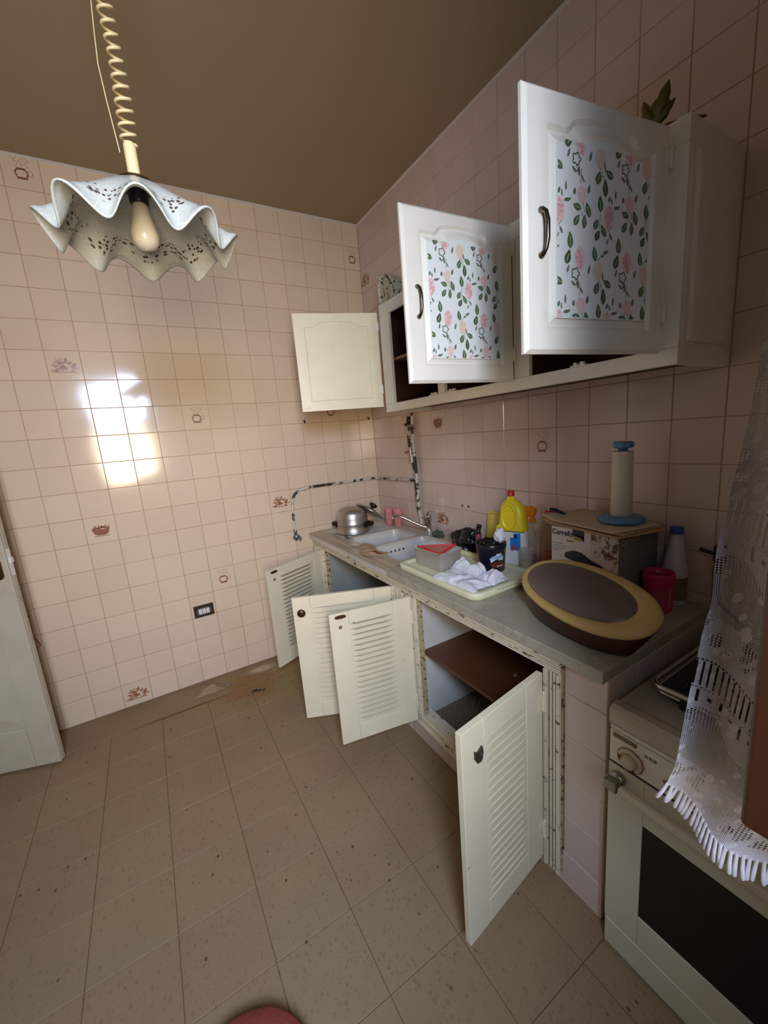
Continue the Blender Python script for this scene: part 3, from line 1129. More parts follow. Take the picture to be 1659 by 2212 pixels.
def clip_print(mb, s0, s1, z0, z1):
    """drop the faces whose centre falls outside the paper, clamp the rest to its edge"""
    nf, nm, ns, nu = [], [], [], []
    for f, m, s_, u in zip(mb.f, mb.mi, mb.sm, mb.uv):
        cx = sum(mb.v[i].x for i in f) / len(f)
        cy = sum(mb.v[i].y for i in f) / len(f)
        if s0 < cx < s1 and z0 < cy < z1:
            nf.append(f), nm.append(m), ns.append(s_), nu.append(u)
    mb.f, mb.mi, mb.sm, mb.uv = nf, nm, ns, nu
    for v in mb.v:
        v.x = min(max(v.x, s0), s1)
        v.y = min(max(v.y, z0), z1)


def arch_outline(s0, s1, z0, z1, step, up):
    """cathedral outline: square shoulders and a low arch"""
    m = (s0 + s1) / 2
    hw = (s1 - s0) / 2
    pts = [(s0, z0), (s1, z0), (s1, z1)]
    right = [(hw - step, 0.0), (hw - step - .012, .006), (hw - step - .020, up * .75), (hw - step - .032, up)]
    for d, u in right:
        pts.append((m + d, z1 + u))
    n = 8
    for k in range(1, n):
        d = (hw - step - .032) * (1 - 2 * k / n)
        pts.append((m + d, z1 + up + .008 * (1 - (2 * k / n - 1) ** 2)))
    for d, u in reversed(right):
        pts.append((m - d, z1 + u))
    pts.append((s0, z1))
    return pts


def to_rect(pts, w, z0, z1):
    out = []
    for i, (s, z) in enumerate(pts):
        if i == 0:
            out.append((0, z0))
        elif i == 1:
            out.append((w, z0))
        elif i == 2:
            out.append((w, z1))
        elif i == len(pts) - 1:
            out.append((0, z1))
        else:
            out.append((s, z1))
    return out


def upper_door(A, B, z0, z1, front, seed, name_label):
    A, B = Vector((*A, 0)), Vector((*B, 0))
    e = (B - A).normalized()
    w = (B - A).length
    n_ = Vector((e.y, -e.x, 0))
    if n_.dot(CAM - A) < 0:
        n_ = -n_
    T = frame(A, e, (0, 0, 1), n_)            # local: s, z, towards the camera
    o = MB()
    if front:
        o.rings([[(a, b, -.012) for a, b in ((0, z0), (w, z0), (w, z1), (0, z1))],
                 [(a, b, -.004) for a, b in ((0, z0), (w, z0), (w, z1), (0, z1))]], True, True, True, T, smooth=False)
        inn = arch_outline(.062, w - .055, z0 + .055, z1 - .068, .055, .022)
        outr = to_rect(inn, w, z0, z1)
        outr2 = [(min(max(a, .009), w - .009), min(max(b, z0 + .009), z1 - .009)) for a, b in outr]
        inn2 = arch_outline(.069, w - .062, z0 + .062, z1 - .075, .055, .022)
        o.rings([[(a, b, -.004) for a, b in outr], [(a, b, .004) for a, b in outr2], [(a, b, .004) for a, b in inn], [(a, b, -.004) for a, b in inn2]], True, False, False, T, smooth=False)
        leaf = o.build('door', M_WHITE, uc)
        o = MB()
        p1 = arch_outline(.074, w - .067, z0 + .067, z1 - .080, .055, .022)
        p2 = arch_outline(.092, w - .085, z0 + .085, z1 - .098, .055, .022)
        p3 = arch_outline(.096, w - .089, z0 + .089, z1 - .102, .055, .022)
        o.rings([[(a, b, -.0038) for a, b in p1], [(a, b, .0045) for a, b in p2], [(a, b, .0045) for a, b in p3]], True, False, True, T, smooth=False)
        o.build('raised_panel', M_WHITE, leaf)
        o = MB()
        ps = [(a, b) for a, b in arch_outline(.088, w - .074, z0 + .078, z1 - .100, .055, .014)]
        o.prism(ps, .0046, .0054, T)
        o.build('floral_paper', M_PAPER, leaf)
        o = MB()
        h = .0
        for i in range(-1, 3):
            for j in range(-1, 3):
                floral_cell(o, .159 + .156 * i, z1 - .091 - .233 * j, seed, h)
        clip_print(o, .090, w - .076, z0 + .080, z1 - .092)
        for v in o.v:
            v.z += .0056
            v.xyz = T @ v
        o.build('rose_print', PRN, leaf, fix=False)
        o = MB()
        zc = (z0 + z1) / 2 - .015
        pts = [(.044, zc + .045, .0045), (.044, zc + .044, .010), (.045, zc + .036, .019), (.046, zc + .018, .023), (.046, zc - .018, .023), (.045, zc - .036, .019), (.044, zc - .044, .010), (.044, zc - .045, .0045)]
        o.tube([T @ Vector(q) for q in pts], [.0075, .006, .0048, .0052, .0052, .0048, .006, .0075], 10)
        o.build('handle', M_NICK, leaf)
    else:
        o.rings([[(a, b, -.016) for a, b in ((0, z0), (w, z0), (w, z1), (0, z1))],
                 [(a, b, 0) for a, b in ((0, z0), (w, z0), (w, z1), (0, z1))]], True, True, False, T, smooth=False)
        inn = arch_outline(.056, w - .060, z0 + .052, z1 - .068, .052, .020)
        mid = arch_outline(.0574, w - .0614, z0 + .0534, z1 - .0694, .052, .020)
        mid2 = arch_outline(.0590, w - .0630, z0 + .0550, z1 - .0710, .052, .020)
        o.rings([[(a, b, 0) for a, b in to_rect(inn, w, z0, z1)], [(a, b, 0) for a, b in inn], [(a, b, -.003) for a, b in mid]], True, False, False, T, smooth=False)
        leaf = o.build('door', M_WHITE_IN, uc)
        o = MB()
        o.rings([[(a, b, -.003) for a, b in mid], [(a, b, .0002) for a, b in mid2]], True, False, True, T, smooth=False)
        o.build('routed_panel', M_WHITE_IN, leaf)
        o = MB()
        o.box(.012, .050, z0 + .016, z0 + .026, .0002, .006, T)
        o.box(.030, .040, z0 + .010, z0 + .032, .0002, .009, T)
        o.build('catch_plate', M_WHITE_IN, leaf, 0.001)
    for zz in (z0 + .095, z1 - .075):
        o = MB()
        o.cyl(T @ Vector((w - .001, zz - .022, .004)), T @ Vector((w - .001, zz + .022, .004)), .0052, n=10)
        o.cyl(T @ Vector((w - .001, zz + .0222, .004)), T @ Vector((w - .001, zz + .028, .004)), .0036, n=8)
        o.box(w - .022, w - .003, zz - .020, zz + .020, .0042, .0062, T)
        o.build('hinge', M_WHITE, leaf)
    return leaf


upper_door((-0.775, -0.588), (-0.326, -0.716), 1.687, 2.196, False, 1, '')
upper_door((-0.787, -1.655), (-0.326, -1.678), 1.687, 2.215, True, 100, '')
upper_door((-0.786, -2.114), (-0.326, -2.180), 1.687, 2.220, True, 200, '')

# things lying on top of the wall cupboard
t_ = thing('patterned_bag', (-0.2, -0.79, 2.229), 'curled black and cream patterned paper roll standing on the far end of the wall cupboard', 'bag')
mb = MB()


def pbag(a, b):
    # a: around an open D-shaped wrap, b: along its length
    t = -0.15 + 3.5 * a
    y = -0.765 - 0.055 * math.cos(t) * (1 - .10 * b)
    z = 2.231 + max(0.0, 0.145 * math.sin(min(t, PI)) ** 0.75 if 0 < t < PI else 0.0) * (1 - 0.12 * b) + 0.002
    return (-0.305 + 0.20 * b + 0.012 * math.sin(t * 2), y - 0.01, z)


mb.grid(pbag, 26, 8)
o = mb.build('wrap', pebble_bag_mat(), t_, fix=False)
so = o.modifiers.new('t', 'SOLIDIFY')
so.thickness = 0.003
mb = MB()
mb.prism([(a * .047, max(0, b) * .128 + .001) for a, b in circ(1, 28)], 0, 0.004, frame((-0.290, -0.775, 2.231), (0, 1, 0), (0, 0, 1), (1, 0, 0)))
mb.build('end_face', pebble_bag_mat(), t_)
t_ = thing('leaf_ornament', (-0.29, -2.13, 2.229), 'olive and gold leaf shaped ornament on the near end of the wall cupboard', 'ornament')
mg, mo_ = mat('olive_gold_leaf', (96, 88, 36), 0.45, 0.2, var=0.35, scale=50), mat('dark_bronze_leaf', (60, 40, 26), 0.5, 0.3, var=0.3)


def leaf3(mb, base, tip, wd_, nrm_, lobes=3):
    base, tip, nrm_ = Vector(base), Vector(tip), Vector(nrm_).normalized()
    d = tip - base
    side = d.cross(nrm_).normalized()
    vs = []
    N = 12
    for k in range(N + 1):
        t = k / N
        ww = wd_ * math.sin(PI * min(1, t ** .8)) * (0.75 + 0.35 * abs(math.sin(lobes * PI * t)))
        c = base + d * t
        vs += [c + side * ww, c + nrm_ * 0.010 * math.sin(PI * t), c - side * ww]
    fs = []
    for k in range(N):
        b = k * 3
        fs += [(b, b + 1, b + 4, b + 3), (b + 1, b + 2, b + 5, b + 4)]
    mb.add(vs, fs, None, 0, True)


ornb = Vector((-0.295, -2.125, 2.231))
for tip, wd_ in (((-0.30, -2.098, 2.325), .013), ((-0.285, -2.150, 2.345), .019), ((-0.29, -2.118, 2.298), .018), ((-0.28, -2.163, 2.300), .009)):
    mb = MB()
    leaf3(mb, ornb + Vector((0, 0.004, 0.02)), tip, wd_, (-0.8, -0.6, 0.1))
    o = mb.build('leaf', mg, t_, fix=False)
    o.modifiers.new('t', 'SOLIDIFY').thickness = 0.003
mb = MB()
mb.box(-0.312, -0.280, -2.136, -2.098, 2.229, 2.233)
mb.box(-0.303, -0.290, -2.122, -2.106, 2.233, 2.280)
mb.build('stand', mo_, t_, 0.002)
mb = MB()
mb.tube([(-0.30, -2.130, 2.236), (-0.30, -2.155, 2.240), (-0.25, -2.185, 2.252), (-0.2, -2.2, 2.262)], [.005, .006, .005, .003], 8)
mb.build('stem', mat('copper_brown', (110, 62, 36), 0.4, 0.4), t_)

# ================================================================== BASE UNITS
FX = -0.600


def fluted(mb, y0, y1, z0, z1, horiz):
    """moulded casing strip: flat board with raised reeds"""
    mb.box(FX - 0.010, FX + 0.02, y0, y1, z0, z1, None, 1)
    if horiz:
        L = z1 - z0
        for a, b, d in ((0.0, .22, .022), (.30, .40, .018), (.48, .58, .018), (.66, .76, .018), (.84, 1.0, .014)):
            mb.box(FX - d, FX - .0101, y0, y1, z1 - L * b, z1 - L * a)
    else:
        L = y1 - y0
        for a, b, d in ((0.0, .2, .022), (.30, .42, .018), (.52, .64, .018), (.76, 1.0, .022)):
            mb.box(FX - d, FX - .0101, y0 + L * a, y0 + L * b, z0, z1)


def bottom_rail(mb, y0, y1):
    mb.box(FX - 0.012, FX + 0.03, y0, y1, 0.098, 0.148)
    mb.box(FX - 0.004, FX + 0.05, y0, y1, 0.1482, 0.168)
    mb.box(FX - 0.020, FX - 0.0122, y0, y1, 0.100, 0.118)


def louver_door(parent, A, B, z0, z1, side, lock):
    A, B = Vector((*A, 0)), Vector((*B, 0))
    e = (B - A).normalized()
    w = (B - A).length
    n_ = Vector((e.y, -e.x, 0))
    if n_.dot(CAM - A) < 0:
        n_ = -n_
    T = frame(A, e, (0, 0, 1), n_)
    s0, s1 = .088, w - .088
    b0, b1 = z0 + .082, z1 - .062
    o = MB()
    o.box(0, s0, z0, z1, -.020, 0, T)
    o.box(s1, w, z0, z1, -.020, 0, T)
    o.box(s0 + .0004, s1 - .0004, z0, b0, -.0202, .0002, T)
    o.box(s0 + .0004, s1 - .0004, b1, z1, -.0202, .0002, T)
    o.box(s0 - .004, s1 + .004, b0 - .004, b1 + .004, -.0185, -.0150, T)
    leaf = o.build('door', M_CREAM, parent, 0.0025)
    n = 19
    p = (b1 - b0) / n
    gap = {'catch': .0100, 'slot': .0078, 'knob': .0022, 'broken': .0020}[lock]
    for k in range(n):
        zb = b0 + p * k + .0005
        zt = b0 + p * (k + 1) + .0002
        o = MB()
        fl = [(s0, zb, -.0012), (s1, zb, -.0012), (s1, zt, -.0012), (s1 - .034, zt - gap, .0002), (s0 + .034, zt - gap, .0002), (s0, zt, -.0012)]
        if lock in ('knob', 'broken'):
            fl = [(a, b_, c + (.0012 if 2 < i_ < 5 else 0)) for i_, (a, b_, c) in enumerate(fl)]
        o.rings([[(a, b_, -.0146) for a, b_, c in fl], fl], True, True, False, T, smooth=False)
        o.add(fl, [(0, 1, 3, 4), (1, 2, 3), (0, 4, 5)], T)
        o.build('slat', M_CREAM, leaf)
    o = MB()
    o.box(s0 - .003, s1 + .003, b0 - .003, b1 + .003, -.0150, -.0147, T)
    o.build('louvre_backing', mat('slit_shade_brown', (96, 74, 46), 0.9, var=.3) if gap > .005 else M_CREAM, leaf)  # brown backing paints the shade inside the wide slits
    if lock == 'catch' or lock == 'slot':
        o = MB()
        oo = [(.050 + .026 * math.copysign(abs(math.cos(t)) ** .7, math.cos(t)), z1 - .018 + .008 * math.sin(t)) for t in [2 * PI * k / 20 for k in range(20)]]
        o.prism(oo, .0002, .004, T)
        o.prism([(a * .6 + .02, (b - z1 + .018) * .5 + z1 - .018) for a, b in oo], .004, .008, T)
        o.build('catch', mat('rusty_catch', (74, 50, 32), 0.6, 0.4, var=0.4, scale=90), leaf)
        o = MB()
        o.lathe([(.008, .0002), (.008, .003), (.005, .005), (.002, .003)], T @ Vector((.046, z1 - .066, 0)), 12, axis=n_)
        o.build('screw', mat('tarnished_brass', (140, 116, 76), 0.45, 0.6), leaf)
    if lock == 'knob':
        o = MB()
        o.lathe([(.020, .0002), (.021, .004), (.018, .009), (.012, .012), (0.0001, .013)], T @ Vector((.040, z1 - .082, 0)), 20, axis=n_)
        o.build('knob', M_BRONZE, leaf)
    if lock == 'broken':
        o = MB()
        poly = [(-.016, .014), (-.004, .006), (.014, .016), (.017, -.004), (.008, -.022), (-.006, -.026), (-.016, -.010)]
        o.prism([(.062 + a, z1 - .088 + b) for a, b in poly], .0002, .006, T)
        o.prism([(.062 + a * .5, z1 - .092 + b * .6) for a, b in poly], .006, .011, T)
        o.build('knob_plate', mat('burnt_bronze', (78, 68, 58), 0.5, 0.5, var=0.35, scale=80), leaf)
    for zz in (z0 + .11, z1 - .10):
        o = MB()
        o.cyl(T @ Vector((w - .001, zz - .030, .005)), T @ Vector((w - .001, zz + .030, .005)), .0058, n=10)
        o.lathe([(.0045, 0), (.006, .004), (.001, .009)], T @ Vector((w - .001, zz + .0302, .005)), 8)
        o.box(w - .024, w - .004, zz - .026, zz + .026, .0004, .003, T)
        o.build('hinge', M_CREAM if side > 0 or lock == 'broken' else M_BRONZE, leaf)
    return leaf


# --- unit under the sink
sb = thing('sink_cupboard', (-0.3, -0.6, 0), 'cream painted cupboard under the sink with two open louvred doors', 'cupboard')
mb = MB()
fluted(mb, -1.195, -0.052, 0.780, 0.828, True)
fluted(mb, -1.190, -1.122, 0.168, 0.7798, False)
fluted(mb, -0.238, -0.052, 0.168, 0.7798, False)
mb.box(FX - .024, FX - .0221, -0.215, -0.190, 0.168, 0.7798)
bottom_rail(mb, -1.195, -0.052)
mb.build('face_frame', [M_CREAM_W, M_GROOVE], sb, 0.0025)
mb = MB()
mb.box(FX + .02, -0.004, -0.05, -0.004, 0, 0.829)
mb.box(FX + .0205, -0.02, -0.0502, -0.23, 0.0, 0.76)
mb.box(FX + .02, -0.02, -0.235, -1.17, 0, 0.145)
mb.box(-0.02, -0.004, -0.05, -1.17, 0, 0.70)
mb.build('masonry', M_PLASTER_D, sb)
mb = MB()
mb.box(FX - 0.0, FX + .02, -0.0515, -0.003, 0.0, 0.829)
mb.build('end_filler', M_CREAM_W, sb, 0.002)
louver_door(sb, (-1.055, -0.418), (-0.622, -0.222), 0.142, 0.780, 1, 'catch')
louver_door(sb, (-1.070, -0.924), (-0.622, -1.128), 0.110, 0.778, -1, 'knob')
# --- worktop unit
wb = thing('worktop_cupboard', (-0.3, -1.7, 0), 'tile-sided base cupboard beside the stove with two open louvred doors', 'cupboard')
mb = MB()
fluted(mb, -2.086, -1.198, 0.780, 0.828, True)
fluted(mb, -1.335, -1.198, 0.168, 0.7798, False)
fluted(mb, -2.086, -2.028, 0.040, 0.7798, False)
bottom_rail(mb, -2.027, -1.198)
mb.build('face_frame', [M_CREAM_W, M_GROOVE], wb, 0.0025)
mb = MB()
mb.box(FX + .0205, -0.004, -1.318, -1.172, 0, 0.828)
mb.build('partition', M_PLASTER, wb)
mb = MB()
mb.box(FX + .008, -0.004, -2.2135, -2.045, 0, 0.828)
mb.build('end_wall', M_GROUT, wb)
mb = MB()
mb.box(FX + .02, -0.02, -2.044, -1.3185, 0, 0.145)
mb.box(-0.02, -0.004, -2.044, -1.3185, 0, 0.828)
mb.build('masonry', mat('brown_plaster', (122, 104, 84), 0.9, var=0.3, scale=6), wb)  # mottled brown plaster, darker than the partition
mb = MB()
mb.box(-0.582, -0.022, -2.043, -1.320, 0.487, 0.502)
mb.build('shelf', M_DARKWOOD, wb, 0.002)
mb = MB()
mb.cyl((-0.40, -1.72, 0.5022), (-0.40, -1.72, 0.5045), 0.009, n=10)
mb.build('screw_cover', mat('beige_cap', (150, 128, 100), 0.5), wb)
mb = MB()
rnd = random.Random(11)
for k in range(1500):
    x, y = rnd.uniform(-0.56, -0.12), rnd.uniform(-1.98, -1.33)
    if noise.noise(Vector((x * 7, y * 7, 0))) < -0.25:
        continue
    r = rnd.uniform(.003, .008)
    h_ = rnd.uniform(0, .012)
    mb.lathe([(r * .8, 0), (r, r * .5), (r * .5, r)], (x, y, 0.1452 + h_ * max(0, noise.noise(Vector((x * 9, y * 9, 5))) + .3)), 5)
stuff(mb.build('gravel', mat('grey_gravel', (128, 108, 86), 0.9, var=0.5, scale=120), wb))
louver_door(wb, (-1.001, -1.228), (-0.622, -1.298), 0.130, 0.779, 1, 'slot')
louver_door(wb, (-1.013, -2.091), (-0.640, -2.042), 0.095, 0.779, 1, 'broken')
# tiles on the end pier and the plinth
J = 0.0020
k_ = 0
for (a0, a1) in ((0.828, 0.720), (0.720, 0.572), (0.572, 0.424), (0.424, 0.276), (0.276, 0.128), (0.128, 0.0)):
    y0, y1 = -2.2205, -2.0875
    if a1 < 0.05:
        y1 = -2.02
    T = frame((FX + .002, (y0 + y1) / 2, (a0 + a1) / 2), (0, -1, 0), (0, 0, 1), (-1, 0, 0))
    tile_local(y1 - y0, a0 - a1, .006).build('tmp', M_TILE2)
    o = bpy.data.objects['tmp']
    o.name = 'tile'
    o.data.name = 'tile'
    o.parent = wb
    WLOC[o.name] = Vector((0, 0, 0))
    o.matrix_local = Matrix.Translation(-WLOC[wb.name]) @ T
    for x0, x1 in ((-0.595, -0.447), (-0.447, -0.297), (-0.297, -0.147), (-0.147, -0.003)):
        T = frame(((x0 + x1) / 2, -2.2205, (a0 + a1) / 2), (1, 0, 0), (0, 0, 1), (0, -1, 0))
        o = bpy.data.objects.new('tile', tile_local(x1 - x0, a0 - a1, .006).mesh('tile', M_TILE2))
        COL.objects.link(o)
        o.parent = wb
        o.matrix_local = Matrix.Translation(-WLOC[wb.name]) @ T
for par, ys in ((sb, [-0.05 - .15 * k for k in range(8)]), (wb, [-1.20 - .15 * k for k in range(6)])):
    for y0 in ys:
        y1 = max(y0 - .15, -1.1985 if par is sb else -2.02)
        if y0 - y1 < .02:
            continue
        T = frame((FX - .001, (y0 + y1) / 2, 0.049), (0, -1, 0), (0, 0, 1), (-1, 0, 0))
        o = bpy.data.objects.new('tile', tile_local(y0 - y1, 0.096, .006).mesh('tile', M_TILE2))
        COL.objects.link(o)
        o.parent = par
        o.matrix_local = Matrix.Translation(-WLOC[par.name]) @ T
        mbx = MB()
        mbx.box(FX + .006, FX + .0198, y1, y0, 0, .097)
        mbx.build('plinth_backing', M_GROUT, par)

# worktop slab
t_ = thing('marble_worktop', (-0.31, -1.66, 0.829), 'grey veined marble worktop slab running from the sink to the stove', 'worktop')
mb = MB()
mb.box(-0.628, -0.002, -2.2225, -1.1035, 0.8292, 0.866)
mb.build('slab', M_MARBLE, t_, 0.0035, 3)

# ------------------------------------------------------------------ double sink
sk = thing('double_sink', (-0.31, -0.55, 0.83), 'old white ceramic double sink with ribbed drainer in the corner', 'sink')


def sdf_rr(x, y, cx, cy, hx, hy, r):
    dx, dy = abs(x - cx) - (hx - r), abs(y - cy) - (hy - r)
    return math.hypot(max(dx, 0), max(dy, 0)) + min(max(dx, dy), 0) - r


def sst(a, b, x):
    t = min(max((x - a) / (b - a), 0), 1)
    return t * t * (3 - 2 * t)


def sinkz(x, y):
    z = 0.866
    d1 = sdf_rr(x, y, -0.305, -0.548, 0.185, 0.138, 0.05)
    d2 = sdf_rr(x, y, -0.300, -0.888, 0.200, 0.168, 0.06)
    for d, dep in ((d1, .15), (d2, .17)):
        z -= dep * sst(0.004, -0.030, d) - 0.002 * sst(.02, .0, abs(d - .012))
    # drainer ribs
    if -0.385 < y < -0.055 and -0.53 < x < -0.10:
        f = sst(-0.055, -0.075, y) * sst(-.53, -.50, x) * sst(-.10, -.13, x)
        z -= f * (0.004 + 0.0045 * (0.5 + 0.5 * math.cos((y + .055) * 2 * PI / 0.024)))
    if x < -0.56:
        z -= 0.004 * sst(-0.56, -0.575, x)
    return z


mb = MB()
NX, NY = 170, 300
mb.grid(lambda a, b: (-0.626 + 0.622 * a, -0.006 - 1.095 * b, sinkz(-0.626 + 0.622 * a, -0.006 - 1.095 * b)), NX, NY)
mb.build('basin_top', M_SINK, sk, fix=False)
mb = MB()
mb.box(-0.6265, -0.616, -1.101, -0.006, 0.8292, 0.8612)
mb.box(-0.6155, -0.590, -1.101, -0.006, 0.8292, 0.850)
mb.build('apron', M_SINK, sk, 0.003)
mb = MB()
mb.box(-0.615, -0.604, -1.099, -0.62, 0.8600, 0.8665)
mb.build('front_lip', M_SINK, sk, 0.003)
mb = MB()
for k in range(4):
    y = -0.749
    mb.lathe([(.0055, 0), (.0055, .002)], (-0.375 + k * .030, -0.7475, 0.824), 10, axis=(0, -1, 0.0))
mb.build('overflow_holes', M_BLACK, sk)
for cx, cy, zz in ((-0.305, -0.548, .7185), (-0.30, -0.888, .6985)):
    mb = MB()
    mb.lathe([(.034, 0), (.034, .003), (.022, .002), (.0001, .001)], (cx, cy, zz), 20)
    mb.build('drain', M_CHROME, sk)
mb = MB()
for cx, cy, hx, hy, zz in ((-0.305, -0.548, .175, .128, .70), (-0.30, -0.888, .19, .158, .68)):
    mb.rings([[(cx + a, cy + b, .826) for a, b in rrect(-hx - .012, hx + .012, -hy - .012, hy + .012, .05)],
              [(cx + a, cy + b, zz) for a, b in rrect(-hx + .02, hx - .02, -hy + .02, hy - .02, .05)]], True, False, True)
mb.build('underside', mat('sink_underside', (84, 66, 50), 0.9, var=0.3), sk)
mb = MB()
mb.tube([(-0.30, -0.888, .68), (-0.30, -0.888, .58), (-0.28, -0.84, .52), (-0.20, -0.72, .5), (-0.03, -0.6, .48)], .022, 10)
mb.build('waste_pipe', mat('grey_plastic_pipe', (120, 116, 106), 0.5), sk)

# faucet
t_ = thing('mixer_tap', (-0.045, -0.700, 0.866), 'chrome single-lever mixer tap with a thin swan spout behind the sink', 'tap')
mb = MB()
mb.lathe([(.026, .0), (.026, .006), (.020, .012), (.0185, .05), (.0185, .085), (.022, .09), (.022, .118), (.019, .126), (.006, .130)], (-0.045, -0.700, 0.8665), 24)
mb.build('body', M_CHROME, t_)
mb = MB()
mb.tube([(-0.050, -0.697, 0.905), (-0.085, -0.672, 0.920), (-0.13, -0.64, 0.950), (-0.175, -0.605, 0.982), (-0.205, -0.580, 0.996), (-0.225, -0.562, 0.994), (-0.230, -0.556, 0.985)], [.011, .010, .009, .0085, .008, .008, .008], 12)
mb.lathe([(.009, 0), (.0105, .004), (.0105, .014), (.008, .016)], (-0.230, -0.556, 0.972), 14)
mb.build('spout', M_CHROME, t_)
mb = MB()
mb.tube([(-0.045, -0.700, 0.992), (-0.032, -0.700, 1.004), (-0.012, -0.702, 1.008)], [.012, .009, .006], 10)
mb.build('lever', M_CHROME, t_)

# ================================================================== STOVE
st = thing('gas_stove', (-0.34, -2.52, 0), 'white enamel gas stove with dark glass oven door beside the tiled base cupboard', 'stove')
M_EN = mat('cream_enamel', (206, 200, 176), 0.3, var=0.08, scale=6)
M_EN2 = chipped('white_enamel_grimy', (222, 222, 208), (120, 72, 34), 0.80, 24, 0.3, (170, 140, 90), 0.56)
M_TOP = mat('dull_hob_steel', (186, 178, 160), 0.34, 0.3, var=0.25, scale=9)
M_RUST = mat('rust_brown', (104, 62, 32), 0.8, var=0.4, scale=90)
SX, SY0, SY1 = -0.640, -2.80, -2.252
mb = MB()
mb.box(SX + .022, -0.02, SY0 + .002, SY1 - .002, 0.055, 0.752)
mb.build('body', M_EN, st, 0.003)
for y in (SY0 + .04, SY1 - .04):
    for x in (SX + .06, -0.07):
        mb = MB()
        mb.cyl((x, y, 0.0005), (x, y, 0.0548), 0.018, n=12)
        mb.build('foot', M_BLACK, st)
mb = MB()
prof = [(SX + .0, 0.742), (SX - .004, 0.748), (SX - .006, 0.776), (SX - .002, 0.790), (SX + .008, 0.797), (SX + .030, 0.798), (SX + .045, 0.790), (-0.03, 0.790), (-0.02, 0.792), (-0.02, 0.753), (SX + .03, 0.753)]
mb.rings([[(a, SY0, b) for a, b in prof], [(a, SY1, b) for a, b in prof]], True, True, True, smooth=False)
mb.build('hob_top', M_TOP, st, 0.004, 3)
mb = MB()
mb.box(SX - .001, SX + .0215, SY0 + .001, SY1 - .001, 0.730, 0.7415)
mb.build('top_strip', M_EN2, st, 0.002)
mb = MB()
mb.box(SX - .002, SX + .0215, SY0 + .001, SY1 - .001, 0.634, 0.727)
mb.build('control_panel', M_EN2, st, 0.004, 3)
mb = MB()
mb.box(SX + .0, SX + .0214, SY0 + .002, SY1 - .002, 0.6292, 0.6338)
mb.build('seam', M_BLACK, st)
mb = MB()
mb.box(SX - .0045, SX - .0021, -2.320, -2.262, 0.7120, 0.7235)
np_ = mb.build('name_plate', mat('tarnished_brass_plate', (120, 104, 66), 0.4, 0.5, var=0.3, scale=80), st, 0.0008)
for k in range(4):
    yk = -2.307 - 0.115 * k
    ctr = Vector((SX - .0022, yk, 0.668))
    mb = MB()
    n = 28
    outer, inner = 0.030, 0.019
    R0, R1 = [], []
    a0, a1 = math.radians(-50), math.radians(165)
    ring = []
    for q in range(n + 1):
        a = a0 + (a1 - a0) * q / n
        # towards +y is the left of the panel as seen from the room
        ring.append([Vector((-h, -r * math.cos(a), r * math.sin(a))) + ctr for r, h in ((inner, 0), (inner, .006), (.023, .0085), (outer, .0075), (outer + .001, 0))])
    mb.rings(ring, True, True, True)
    kb = mb.build('dial', mat('ivory_knob', (196, 184, 158), 0.4, var=0.12, scale=30), st)
    mb = MB()
    mb.lathe([(.0315, 0), (.0325, .0016), (.0305, .0022)], ctr + Vector((.0, 0, 0)), 28, axis=(-1, 0, 0))
    mb.build('dial_seat', M_RUST, kb)
    mb = MB()
    mb.lathe([(.0185, .0), (.0190, .004), (.0165, .018), (.0150, .020), (.0001, .0195)], ctr, 24, axis=(-1, 0, 0.0))
    mb.build('knob', mat('ivory_knob', (196, 184, 158), 0.4), kb)
    mb = MB()
    mb.lathe([(.0192, 0.0), (.0197, .0020), (.0192, .0030)], ctr, 24, axis=(-1, 0, 0))
    mb.build('grime_ring', M_RUST, kb)
mb = MB()
for a, b in ((-2.343, .706), (-2.353, .706), (-2.363, .706)):
    mb.box(SX - .0032, SX - .0021, a - .0035, a + .0035, b - .004, b + .004)
mb.build('burner_symbol', mat('faded_print', (120, 122, 116), 0.5), st)
mb = MB()
mb.lathe([(.0115, 0), (.0115, .003), (.0095, .0045), (.0085, .003)], (SX - .002, -2.392, 0.671), 20, axis=(-1, 0, 0), caps=False)
ig = mb.build('igniter_ring', M_EN2, st)
mb = MB()
mb.lathe([(.0088, .0005), (.0085, .003), (.0001, .0032)], (SX - .002, -2.392, 0.671), 16, axis=(-1, 0, 0))
mb.build('igniter_button', mat('orange_rust_button', (168, 104, 40), 0.5), ig)
# oven door with window and bar handle
mb = MB()
DX = SX - .003
mb.box(DX, SX + .0212, SY1 - .090, SY1 - .001, 0.108, 0.628)
mb.box(DX, SX + .0212, SY0 + .001, SY0 + .090, 0.108, 0.628)
mb.box(DX + .0003, SX + .0212, SY0 + .0902, SY1 - .0902, 0.108, 0.205)
mb.box(DX + .0003, SX + .0212, SY0 + .0902, SY1 - .0902, 0.500, 0.628)
od = mb.build('oven_door', M_EN, st, 0.002)
mb = MB()
mb.box(DX + .003, SX + .010, SY0 + .0905, SY1 - .0905, 0.2052, 0.4998)
mb.build('oven_window', mat('dark_oven_glass', (16, 12, 10), 0.12, var=0.2), od)
mb = MB()
mb.box(DX - .040, DX - .020, SY0 + .045, SY1 - .045, 0.580, 0.602)
oh = mb.build('handle_bar', M_EN, od, 0.006, 3)
for y in (SY1 - .026, SY0 + .026):
    mb = MB()
    mb.box(DX - .042, DX - .016, y - .018, y + .018, 0.578, 0.604)
    mb.box(DX - .0155, DX - .0002, y - .008, y + .008, 0.583, 0.600)
    mb.build('handle_end', M_STEELW, oh, 0.004)
for y in (SY1 - .030,):
    mb = MB()
    mb.lathe([(.017, .0), (.019, .004), (.019, .014), (.015, .018), (.0001, .018)], (DX - .0002, y, 0.598), 20, axis=(-1, 0, 0))
    mb.build('door_stud', M_STEELW, od)
mb = MB()
